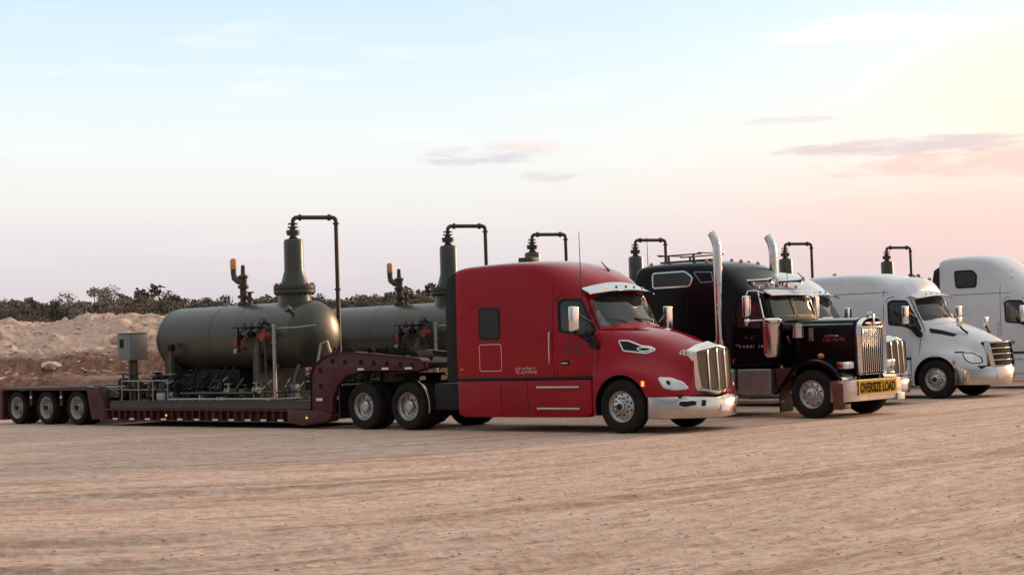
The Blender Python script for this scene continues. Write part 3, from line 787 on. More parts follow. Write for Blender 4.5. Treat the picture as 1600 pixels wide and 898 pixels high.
        for k in range(7):
            z = 1.42 - k * .152; hw = float(np.interp(z, [.47, .9, 1.44], [.52, .64, .70])) - .01
            Y_ = np.linspace(-hw, hw, 9)
            MB().sheet([(xg(y, z) + .03, y, z - .011) for y in Y_], [(xg(y, z) + .032, y, z + .011) for y in Y_], (-.015, 0, 0)).build('grille_bar', chrome, g, bevel=.004)
        for s in (-1, 1):
            P = [(.70, 1.46), (.64, .9), (.52, .47)]
            MB().sheet([(xg(y, z) - .02, s * (y + .035), z) for y, z in P], [(xg(y, z) + .06, s * (y - .015), z) for y, z in P], (-.06, 0, 0)).build('grille_surround', chrome, g, bevel=.006)
    # bumper: chrome wrap
    bx = lambda y: (1.66 - .30 * y * y - .18 * max(0, abs(y) - .75) ** 1.0 * 2.2 if abs(y) < 1.2 else 0)
    outl = [(.64, -1.215), (.80, -1.215), (1.0, -1.17), (1.22, -1.03), (1.42, -.8), (1.56, -.5), (1.62, -.2), (1.63, 0)]
    if kind == 'c': outl = [(x - .06 if x > .9 else x - .08, y) for x, y in outl]
    outl = [(x if x < .8 else .8 + (x - .8) * .8, y) for x, y in outl]
    outl = outl + [(x, -y) for x, y in outl[-2::-1]]
    oc = catmull(outl, 3)
    zt, zb = (.675, .25) if kind != 'c' else (.80, .32)
    lo = [(x, y, zb + .03 * (abs(y) / 1.2)) for x, y in oc]; hi = [(x, y, zt - (.05 if kind != 'c' else .0) * max(0, 1 - abs(y) / .8)) for x, y in oc]
    md_ = [(x + .05, y * 1.015, a[2] * .20 + b[2] * .80) for (x, y), a, b in zip(oc, lo, hi)]
    lo2 = [(p[0] - .05, p[1] * .96, p[2] - .012) for p in lo]
    hi2 = [(p[0] - .07, p[1] * .95, p[2] + .012) for p in hi]
    if kind == 'c':
        cut_y = .60
    bmp = MB()
    rows_ = [lo2, lo, md_, hi, hi2]; n = len(lo)
    V = [p for r_ in rows_ for p in r_] + [(p[0] - .10, p[1] * .93, p[2]) for p in hi2] + [(p[0] - .10, p[1] * .93, p[2]) for p in lo2]
    F = [(r_ * n + k, r_ * n + k + 1, (r_ + 1) * n + k + 1, (r_ + 1) * n + k) for r_ in range(6) for k in range(n - 1)] + [(6 * n + k, 6 * n + k + 1, k + 1, k) for k in range(n - 1)]
    F += [tuple(r_ * n for r_ in range(7)), tuple(r_ * n + n - 1 for r_ in range(7))]
    bmp.add(V, F)
    bu = bmp.build('bumper', bumperm, t, smooth=50)
    bbv = bvh_of(bu)
    MB().box(.6, 1.22, -1.0, 1.0, zt - .02, zt + .03).build('bumper_gap', frame_m, t)
    if kind == 'p' or kind == 'v':
        for s in (-1, 1):
            fp = rpoly([(s * 1.02, .60), (s * .80, .61), (s * .72, .58), (s * .72, .50), (s * .95, .47), (s * 1.05, .52)], .03)
            fl = patch(bu, 'fog_light_pocket', blackp, bbv, fp, 'F', .006, .02, .1)
            tp = rpoly([(s * .60, .60), (s * .50, .60), (s * .50, .48), (s * .60, .48)], .03)
            patch(bu, 'tow_hole', blackp, bbv, tp, 'F', .006, .02, .1)
            trim(bu, 'pocket_trim', chrome, bbv, fp, 'F', .02, .014, .01)
        p = cast(bbv, 'F', .1, .45)
        MB().box(p.x - .02, p.x + .018, -.06, .24, .36, .50).build('licence_plate', reflect, bu, bevel=.008)
        marks(bu, 'plate_lettering', decal_g, bbv, 'F', 5, 5.01, .4, .45, 1, 3)
    # sun visor
    vis = []
    if True:
        ztop, zbot = (2.93, 2.76) if kind == 'p' else (2.86, 2.72)
        ztop -= .0; ysv = np.linspace(-1.0, 1.0, 15); A, B = [], []
        for y in ysv:
            p = cast(bb, 'F', y * .95, ztop - .12 * y * y)
            A.append(Vector((p.x + .0, y * 1.0, p.z)))
            B.append(Vector((p.x + .32 - .02 * y * y, y * 1.10, zbot - .08 * y * y + .0)))
        vo = MB().sheet(A, B, (-.012, 0, -.015)).build('sun_visor', visorm if kind == 'p' else paint, t, smooth=60)
        for i in (3, 5, 7, 9, 11):
            c = (A[i] * .4 + B[i] * .6)
            MB().lathe([(.001, .028), (.02, .02), (.032, 0)], tuple(c + Vector((.0, 0, .004))), 'z', 12).build('marker_light', amber if (kind == 'p' and i == 3) else amber_off, vo)
    # roof fittings
    for x, y in ((-1.45, -.95), (-1.15, .3)):
        p = cast(bb, 'T', x, y)
    if kind == 'p':
        p = cast(bb, 'T', -1.0, -.98)
        MB().tube([(-.93, -1.10, 2.72), (-.92, -1.13, 2.95), (-.93, -1.13, 3.9)], [.012, .01, .006], 6).build('antenna', blackp, t)
        p = cast(bb, 'T', -1.2, .2)
        MB().tube([p, p + Vector((-.2, 0, .2))], [.02, .008], 6).build('antenna', blackp, t)
        p = cast(bb, 'T', -2.9, -.2)
        MB().box(-3.1, -2.75, -.4, -.1, p.z - .02, p.z + .10).build('roof_lamp', pipem, t, bevel=.02)
    for y in (-.5, .45):
        p = Vector((-.30 + dx, y, 2.10))
        MB().tube([p, p + Vector((-.06, -.12, .05)), p + Vector((-.10, -.55, .09))], .012, 5).build('wiper', blackp, t)
    chassis(t, -7.75, 1.2, (-5.63, -6.98))
    for s in (-1, 1): rearfender(t, -5.63, s, blackp)
    for s in (-1, 1): MB().box(-4.95, -4.25, s * .6, s * 1.08, .42, .98).build('battery_box', blackp, t, bevel=.04)
    ln = MB()
    for k in range(4):
        z = 1.35 + .12 * k; y = -.4 + .25 * k
        ln.tube([(-4.18, y, z), (-4.5, y, z - .25), (-4.9, y * .6, 1.22), (-5.3, y * .3, 1.35), (-5.45, y * .3, 1.45)], .016, 6)
    ln.build('air_line', blackp, t)
    for s in (-1, 1):
        MB().box(-7.78, -7.74, s * .62, s * 1.18, .22, .95).build('mud_flap', blackp, t)
    return t, bb, hb
YAW = 40.0
ax_, ay_ = Vector((math.cos(R(YAW)), -math.sin(R(YAW)), 0)), Vector((math.sin(R(YAW)), math.cos(R(YAW)), 0))
O1 = Vector((2.776, 30.20, 0))
def row(fwd, left): return O1 + ax_ * fwd + ay_ * left

tr, bbr, hbr = aero('semi_truck', 'red sleeper semi truck with mesh grille and chrome bumper, nearest in the row', 'semi truck', row(0, 0), -R(YAW), red, 'p')
marks(tr, 'side_lettering', decal_w, bbr, 'R', -2.60, -2.06, 1.15, 1.30, 2, 5)
marks(tr, 'door_emblem', decal_g, bbr, 'R', -1.36, -.94, 1.50, 1.76, 2, 9, gap=.1, lift=.012)

t3, b3, h3 = aero('semi_truck', 'white sleeper truck mostly hidden behind the black one, its mesh grille just showing', 'semi truck', row(-1.1, 9.9), -R(41), white, 'p')
t4, b4, h4 = aero('semi_truck', 'silver-white sleeper semi truck with six dark grille slots and black hood vent', 'semi truck', row(-.1, 14.1), -R(41), white2, 'c')
t5, b5, h5 = aero('semi_truck', 'tall-roofed pale grey sleeper truck cut off by the right edge of the photo', 'semi truck', row(.66, 20.5), -R(YAW), white, 'v')
t6, b6, h6 = aero('semi_truck', 'dark brown high-roof truck, only its roof edge showing above the tall pale one', 'semi truck', row(-.1, 26.8), -R(YAW), brown, 'v')

# --- the black long-nose truck
BODYK = [
 (-4.55, [(1.19, 1.12), (1.20, 1.5), (1.20, 2.0), (1.20, 2.5), (1.19, 2.95), (1.17, 3.22), (1.05, 3.34), (.6, 3.38), (0, 3.40)]),
 (-4.35, [(1.20, 1.12), (1.21, 1.5), (1.21, 2.0), (1.21, 2.5), (1.20, 2.98), (1.18, 3.30), (1.06, 3.44), (.6, 3.49), (0, 3.51)]),
 (-3.4, [(1.20, 1.12), (1.21, 1.5), (1.21, 2.0), (1.21, 2.5), (1.20, 2.98), (1.18, 3.30), (1.06, 3.45), (.6, 3.51), (0, 3.53)]),
 (-2.55, [(1.20, 1.12), (1.21, 1.5), (1.21, 2.0), (1.21, 2.5), (1.20, 2.96), (1.17, 3.24), (1.05, 3.40), (.6, 3.46), (0, 3.48)]),
 (-2.2, [(1.18, 1.12), (1.19, 1.5), (1.19, 2.0), (1.18, 2.4), (1.15, 2.80), (1.10, 3.08), (.98, 3.24), (.6, 3.33), (0, 3.36)]),
 (-2.02, [(1.08, 1.12), (1.09, 1.5), (1.09, 2.0), (1.08, 2.35), (1.06, 2.66), (1.02, 2.90), (.92, 3.06), (.6, 3.16), (0, 3.20)]),
 (-1.75, [(1.02, 1.12), (1.03, 1.5), (1.03, 2.0), (1.02, 2.30), (1.00, 2.55), (.97, 2.72), (.88, 2.84), (.6, 2.93), (0, 2.97)]),
 (-1.45, [(1.02, 1.12), (1.03, 1.5), (1.03, 2.0), (1.02, 2.28), (1.00, 2.50), (.97, 2.66), (.88, 2.77), (.6, 2.84), (0, 2.87)]),
 (-1.24, [(1.01, 1.12), (1.02, 1.5), (1.02, 1.95), (1.01, 2.22), (.99, 2.42), (.96, 2.56), (.87, 2.66), (.6, 2.74), (0, 2.77)]),
 (-1.14, [(1.00, 1.12), (1.01, 1.45), (1.01, 1.80), (1.00, 2.02), (.98, 2.18), (.94, 2.28), (.85, 2.36), (.6, 2.46), (0, 2.52)]),
 (-1.00, [(.99, 1.12), (1.00, 1.40), (1.00, 1.65), (.98, 1.82), (.95, 1.94), (.91, 2.01), (.82, 2.06), (.55, 2.10), (0, 2.12)]),
 (-.90, [(.97, 1.12), (.97, 1.35), (.96, 1.55), (.94, 1.66), (.9, 1.75), (.86, 1.80), (.78, 1.84), (.5, 1.87), (0, 1.9)])]
def longnose(name, label, loc, rz, paint):
    t = thing(name, label, 'semi truck', loc, rz)
    rg = rings(BODYK); bo = shell(rg).build('cab_body', paint, t, smooth=34); bb = bvh_of(bo)
    dw = rpoly([(-1.88, 2.50), (-1.36, 2.50), (-1.17, 2.15), (-1.17, 1.92), (-1.88, 1.98)], .05)
    ws = rpoly([(-.84, 2.60), (-.03, 2.66), (-.03, 2.20), (-.88, 2.17)], .04); ws2 = [(-y, z) for y, z in ws]
    sel = [r_ for r_ in rg if -2.1 < r_[0][0] < -1.08]
    cav = [np.array([(p[0], p[1] * .94, max(min(p[2] - .07, 2.85), 1.3 + .0001 * i)) for i, p in enumerate(r_)]) for r_ in sel]
    cut(bo, [(shell(cav), interior), (MB().prism(dw, -1.5, -.85, 'y'), interior), (MB().prism(dw, .85, 1.5, 'y'), interior), (MB().prism(ws, -1.45, 0, 'x'), interior), (MB().prism(ws2, -1.45, 0, 'x'), interior)])
    for w in (ws, ws2):
        patch(t, 'windscreen', glass, bb, w, 'F', -.01, .02, .1)
        trim(t, 'windscreen_seal', blackp, bb, w, 'F', .03, .008, .02)
    cab_interior(t, xs=-1.62, xd=-1.26, zb=1.98, hw=.85)
    for side in ('R', 'L'):
        s = -1 if side == 'R' else 1
        dp = rpoly([(-1.95, 1.15), (-1.95, 1.90), (-1.20, 1.86), (-1.14, 1.15)], .04)
        door = patch(t, 'door', paint, bb, dp, side, .010, .02)
        patch(door, 'door_window', glass, bb, dw, side, -.01, .02, .12)
        trim(door, 'window_seal', blackp, bb, dw, side, .035, .008, .02)
        trim(door, 'door_seam', frame_m, bb, rpoly([(-1.98, 1.13), (-1.98, 2.6), (-1.30, 2.58), (-1.09, 2.0), (-1.10, 1.13)], .05), side, .012, .005, .02)
        p = cast(bb, side, -1.85, 1.6)
        MB().box(-1.93, -1.80, p.y + s * .01, p.y + s * .045, 1.56, 1.59).build('handle', chrome, door, bevel=.006)
        marks(door, 'door_lettering', decal_g if side == 'L' else decal_w, bb, side, -1.86, -1.30, 1.50, 1.58, 1, 21, gap=1.2, lift=.014)
        marks(door, 'door_emblem', decal_r, bb, side, -1.75, -1.40, 1.68, 1.80, 1, 22, gap=.3, lift=.014)
        marks(t, 'sill_lettering', decal_r, bb, side, -2.2, -1.12, 1.16, 1.30, 1, 25, gap=.15)
        # sleeper windows, bright frames
        wp = rpoly([(-4.05, 2.93), (-4.05, 3.27), (-3.15, 3.27), (-2.93, 3.12), (-3.02, 2.93)], .07)
        patch(t, 'sleeper_window', glassd, bb, wp, side, .010, .03)
        trim(t, 'window_frame', chrome, bb, wp, side, .035, .016, .02)
        wp = rpoly([(-2.72, 3.00), (-2.92, 3.24), (-2.45, 3.22), (-2.40, 3.0)], .04)
        trim(t, 'window_frame', alud, bb, wp, side, .02, .008, .02)
        for x in (-4.2, -3.1, -2.35):
            trim(t, 'rivet_seam', frame_m, bb, [(x, 1.2), (x, 1.9), (x, 2.6), (x, 2.9)], side, .012, .004, .01, closed=False)
        # stacks
        y = s * 1.14; x = -2.30
        MB().cyl((x, y, .95), (x, y, 1.7), .13, n=20).build('exhaust_shield', chrome2, t)
        P = [(x, y, 1.5), (x, y, 2.6), (x, y, 3.66), (x - .003, y, 3.78), (x - .018, y, 3.86), (x - .045, y, 3.94), (x - .08, y, 4.01), (x - .115, y, 4.07)]
        so_ = MB().tube(P, .098, 20).build('exhaust_stack', chrome, t, smooth=50)
        MB().cyl((x - .105, y, 4.054), (x - .121, y, 4.083), .086, n=20).build('exhaust_mouth', interior, so_)
        for z in (1.75, 2.9): MB().cyl((x, y, z), (x, y, z + .04), .108, n=20).build('stack_clamp', alum, so_)
        # air cleaner
        c = (-.98, s * 1.10)
        ac = MB().lathe([(.001, 1.30), (.15, 1.30), (.19, 1.36), (.19, 1.98), (.20, 1.985), (.20, 2.02), (.19, 2.03)], (c[0], c[1], 0), 'z', 28).build('air_cleaner', chrome2, t)
        MB().lathe([(.205, 2.03), (.215, 2.05), (.215, 2.10), (.18, 2.14), (.001, 2.15)], (c[0], c[1], 0), 'z', 28).build('air_cleaner_cap', chrome, ac)
        seg = [(c[0] + .194 * math.cos(a), c[1] + .194 * math.sin(a)) for a in np.linspace(R(-150), R(-95), 8)] if s < 0 else [(c[0] + .194 * math.cos(a), c[1] + .194 * math.sin(a)) for a in np.linspace(R(95), R(150), 8)]
        MB().sheet([(a, b, 1.38) for a, b in seg], [(a, b, 1.97) for a, b in seg], (0, -s * .006, 0)).build('painted_stripe', decal_r, ac)
        MB().tube([(-.80, s * 1.0, 1.95), (-.66, s * .82, 1.94), (-.60, s * .5, 1.92)], .09, 10).build('intake_pipe', blackp, ac)
        # steps, tank, fender brackets
        MB().box(-1.86, -1.02, s * .78, s * 1.17, .50, 1.05).build('step_box', alud, t, bevel=.03, segs=3)
        MB().box(-4.4, -1.95, s * .68, s * 1.18, .45, 1.08).build('fuel_tank', alud, t, bevel=.14, segs=5)
        MB().box(-4.5, -.72, s * 1.12, s * 1.19, .31, .37).build('side_rail', alud, t, bevel=.01)
        MB().box(-.98, -.62, s * .72, s * 1.02, .62, 1.06).build('step_panel', maroon, t, bevel=.03)
        MB().box(-.80, -.77, s * .7, s * 1.2, .12, .52).build('mud_flap', blackp, t)
        # front fender
        prof = [(-.98, .50), (-.86, .60), (-.70, .80), (-.54, 1.00), (-.36, 1.14), (-.15, 1.215), (.08, 1.235), (.28, 1.20), (.46, 1.11), (.60, .99), (.68, .86), (.70, .76)]
        pc = catmull(prof, 3); ys0, ys1 = s * .50, s * 1.20
        fd = MB(); A_ = [(x, ys1 - s * .05, z) for x, z in pc]; B_ = [(x, ys0, z + .02) for x, z in pc]
        cx, cz = 0, .5
        O_ = [(x + (cx - x) * .04, ys1, z + (cz - z) * .04) for x, z in pc]; I_ = [(x + (cx - x) * .13, ys1 + s * .004, z + (cz - z) * .13) for x, z in pc]
        fd.sheet(A_, B_, (0, 0, -.02)).sheet(O_, A_, (0, -s * .012, -.01)).sheet(I_, O_, (0, -s * .02, 0))
        fn = fd.build('front_fender', paint, t, smooth=60)
        MB().prism([(.70, .76), (.70, .90), (.60, 1.0), (.56, 1.0), (.56, .76)], *sorted((s * .50, s * 1.14))).build('fender_front', paint, fn, bevel=.02)
        MB().sheet([(.62, s * .62, .985), (.62, s * 1.12, .96)], [(.735, s * .60, .80), (.735, s * 1.16, .795)], (-.015, 0, 0)).build('fender_shine', chrome, fn)  # chrome sheet added for the sky's shine on the painted fender front
        # headlights
        hl = MB().box(.56, .74, s * .68, s * 1.10, 1.02, 1.17).build('headlight', chrome, t, bevel=.02)
        for y_ in (.79, .99):
            MB().box(.735, .748, s * y_ - .085, s * y_ + .085, 1.035, 1.155).build('lamp', lens, hl, bevel=.015)
        MB().tube([(.62, s * .75, 1.02), (.6, s * .6, 1.0), (.55, s * .5, .98)], .025, 6).build('headlight_bracket', chrome, hl)
        MB().lathe([(.001, -.02), (.05, -.02), (.055, .0), (.055, .06), (.04, .08), (.001, .09)], (.12, s * 1.0, 1.30), 'x', 12).build('turn_signal', amber_off, t)
        MB().box(.08, .12, s * .96, s * 1.02, 1.22, 1.28).build('signal_post', chrome, t)
        wheel('steerk', t, 0, s, .50)
        # mirrors
        mm = MB().box(-1.44, -1.34, s * 1.42 - .11, s * 1.42 + .11, 2.18, 2.64).build('mirror', chrome, t, bevel=.03, segs=3)
        MB().lathe([(.001, .05), (.07, .04), (.10, 0), (.10, -.02)], (-1.38, s * 1.42, 2.07), 'x', 18).build('spot_mirror', chrome, mm)
        MB().tube([(-1.39, s * 1.42, 2.64), (-1.36, s * 1.40, 2.74), (-1.28, s * 1.2, 2.75), (-1.22, s * .98, 2.68)], .017, 6).tube([(-1.39, s * 1.42, 2.10), (-1.2, s * 1.25, 2.10), (-1.12, s * .99, 2.12)], .017, 6).tube([(-1.26, s * 1.18, 2.75), (-1.16, s * 1.12, 2.10)], .02, 6).build('mirror_arm', chrome, mm)
        # cowl lamp, horn
        hn = MB().lathe([(.035, 0), (.03, .2), (.035, .55), (.06, .68), (.085, .72), (.07, .715), (.001, .6)], (-1.92, s * .62, 2.99), 'x', 16).build('air_horn', chrome, t)
        MB().box(-1.75, -1.70, s * .6, s * .64, 2.88, 2.98).build('horn_bracket', chrome, hn)
        MB().tube([(-.7, s * .85, 1.6), (-.7, s * .95, 1.75)], .02, 6).lathe([(.001, 1.70), (.13, 1.70), (.13, 1.93), (.15, 1.94), (.15, 1.98), (.001, 2.02)], (-.52, s * .80, 0), 'z', 20).build('filter_canister', chrome2, t)
    # hood: flat-sided box with crowned top
    hk = [(x, [(w, 1.02), (w + .005, 1.25), (w + .005, 1.5), (w, 1.75), (w - .01, 1.92), (w - .05, 2.03), (w - .14, z - .02), (w * .5, z), (0, z + .02)]) for x, w, z in ((-1.02, .66, 2.10), (-.5, .63, 2.09), (.1, .59, 2.08), (.62, .55, 2.07), (.70, .55, 2.06))]
    ho = shell(rings(hk)).build('hood', paint, t, smooth=45); hb = bvh_of(ho)
    for side in ('R', 'L'):
        s = -1 if side == 'R' else 1
        trim(t, 'hood_side_trim', alud, hb, [(-.98, 1.98), (-.2, 1.97), (.66, 1.96)], side, .03, .006, .01, closed=False)
        lv = MB()
        for k in range(9):
            z = 1.62 + k * .032; lv.box(-.36, -.24, s * .62 - .012, s * .62 + .012, z, z + .02)
        lv.build('hood_vent', chrome2, t, bevel=.003)
        MB().box(.02, .34, *sorted((s * .585, s * .60)), 1.70, 1.73).build('name_bar', chrome, t, bevel=.004)
        marks(t, 'hood_emblem', decal_r, hb, side, -.02, .42, 1.58, 1.70, 1, 31, gap=.2)
    # grille
    go = rpoly([(-.56, .86), (-.575, 1.80), (-.53, 1.98), (-.36, 2.07), (0, 2.11), (.36, 2.07), (.53, 1.98), (.575, 1.80), (.56, .86)], .08, 4)
    gi = [(y * .86, .90 + (z - .86) * .925) for y, z in go]
    v, f = fill2d(go, .15)
    n = len(v); G = MB().add([(.76, p.x, p.y) for p in v] + [(.70, p.x, p.y) for p in v], [tuple(q_) for q_ in f] + [tuple(i + n for i in reversed(q_)) for q_ in f] + [(i, (i + 1) % len(go), n + (i + 1) % len(go), n + i) for i in range(len(go))])
    g = G.build('grille', interior, t)
    gc = go + [go[0]]; ic = gi + [gi[0]]
    MB().sheet([(.80, y, z) for y, z in gc], [(.855, y * .93, (z - .86) * .965 + .88) for y, z in gc], (-.06, 0, 0)).sheet([(.855, y * .93, (z - .86) * .965 + .88) for y, z in gc], [(.80, y, z) for y, z in ic], (-.03, 0, 0)).build('grille_surround', chrome, g, smooth=60)
    for k in range(-5, 6):
        y = k * .086; MB().box(.768, .79, y - .015, y + .015, .92, 1.86).build('grille_bar', chrome, g, bevel=.006)
    MB().box(.765, .83, -.47, .47, 1.86, 1.90).build('grille_header', chrome, g, bevel=.01)
    MB().box(.84, .87, -.035, .035, 1.93, 2.16).prism([(-.34, 1.96), (-.05, 1.90), (0, 1.94), (.05, 1.90), (.34, 1.96), (.30, 1.985), (0, 1.99), (-.30, 1.985)], .83, .845, 'x').build('grille_badge', chrome2, g, bevel=.006)
    MB().tube([(.70, 0, 2.10), (.74, 0, 2.17), (.82, 0, 2.20)], [.03, .035, .015], 8).build('hood_ornament', chrome, t)
    # bumper and sign
    outl = [(.50, -1.24), (.68, -1.24), (.82, -1.18), (.87, -.9), (.88, -.4), (.88, 0)]
    oc = catmull(outl + [(x, -y) for x, y in outl[-2::-1]], 4)
    lo = [(x, y, .34) for x, y in oc]; hi = [(x, y, .785) for x, y in oc]; mi = [(x + .006, y, .56) for x, y in oc]
    bu = MB().sheet(lo, mi, (-.03, 0, 0)).sheet(mi, hi, (-.03, 0, 0)).sheet(hi, [(x - .08, y * .94, .785) for x, y in oc], (0, 0, -.012)).build('bumper', chrome2, t, smooth=50)
    MB().box(.60, .78, *sorted((-.95, -1.20)), .19, .30).build('tow_step', corner_brown, bu, bevel=.01)
    MB().prism([(.54, .18), (.54, .74), (.56, .74), (.78, .72), (.78, .18)], -1.262, -1.246).build('corner_reflection', corner_brown, bu, bevel=.004)  # added panel, coloured as the ground mirrored in the chrome end
    sg = MB().box(.888, .900, -.80, .82, .46, .765).build('oversize_load_sign', yellow, t, bevel=.004)
    bd = MB().box(.900, .904, -.80, .82, .747, .765).box(.900, .904, -.80, .82, .46, .478).box(.900, .904, -.80, -.782, .478, .747).box(.900, .904, .802, .82, .478, .747)
    bd.build('sign_border', mat('pale_yellow', (.80, .62, .18), .8, spec=.1), sg)
    text(sg, 'sign_lettering', 'OVERSIZE LOAD', inkm, .21, 1.50, FRONT(.9015, .01, .612))
    MB().box(.875, .91, .86, 1.16, .30, .45).build('licence_plate', reflect, t, bevel=.01)
    # visor, cab lights, roof rack
    ysv = np.linspace(-.98, .98, 9)
    vo = MB().sheet([(-1.28, y, 2.79 - .03 * y * y) for y in ysv], [(-1.02 - .02 * y * y, y, 2.67 - .02 * y * y) for y in ysv], (0, 0, -.02)).build('sun_visor', alum, t, smooth=60)
    for y in (-.8, -.4, 0, .4, .8):
        z = cast(bb, 'T', -1.5, y).z
        MB().lathe([(.05, -.02), (.045, .03), (.02, .07), (.001, .075)], (-1.5, y, z), 'z', 10).build('cab_light', amber_off, t)
    for x in (-2.75, -2.5, -4.3): 
        for y in (-.9, .1, .8):
            z = cast(bb, 'T', x, y).z
            MB().lathe([(.05, -.02), (.045, .03), (.02, .06), (.001, .065)], (x, y, z), 'z', 10).build('marker_light', amber_off, t)
    rk = MB()
    for x in (-3.95, -3.25): rk.box(x, x + .05, -.75, -.70, 3.42, 3.66).box(x, x + .05, .1, .15, 3.5, 3.66)
    rk.box(-4.2, -3.0, -.76, -.70, 3.66, 3.69).box(-4.2, -3.0, .1, .16, 3.66, 3.69).box(-4.35, -2.9, -.5, -.2, 3.52, 3.56).box(-4.25, -4.15, -.76, .16, 3.69, 3.71).box(-3.1, -3.0, -.76, .16, 3.69, 3.71)
    rk.build('roof_rack', pipem, t, bevel=.006)
    MB().tube([(-4.4, -.9, 3.45), (-4.41, -.9, 4.15)], [.01, .005], 5).build('antenna', blackp, t)
    chassis(t, -9.6, .72, (-7.1, -8.45))
    for s in (-1, 1): rearfender(t, -7.1, s, chrome2)
    for s in (-1, 1): MB().box(-9.45, -9.41, s * .62, s * 1.18, .22, .95).build('mud_flap', blackp, t)
    MB().box(-5.9, -4.9, -.40, .40, .95, 1.25).build('deck_box', alud, t, bevel=.02)
    return t
longnose('semi_truck', 'black long-nose truck with twin chrome stacks and yellow OVERSIZE LOAD sign', row(1.25, 5.15), -R(42), black)

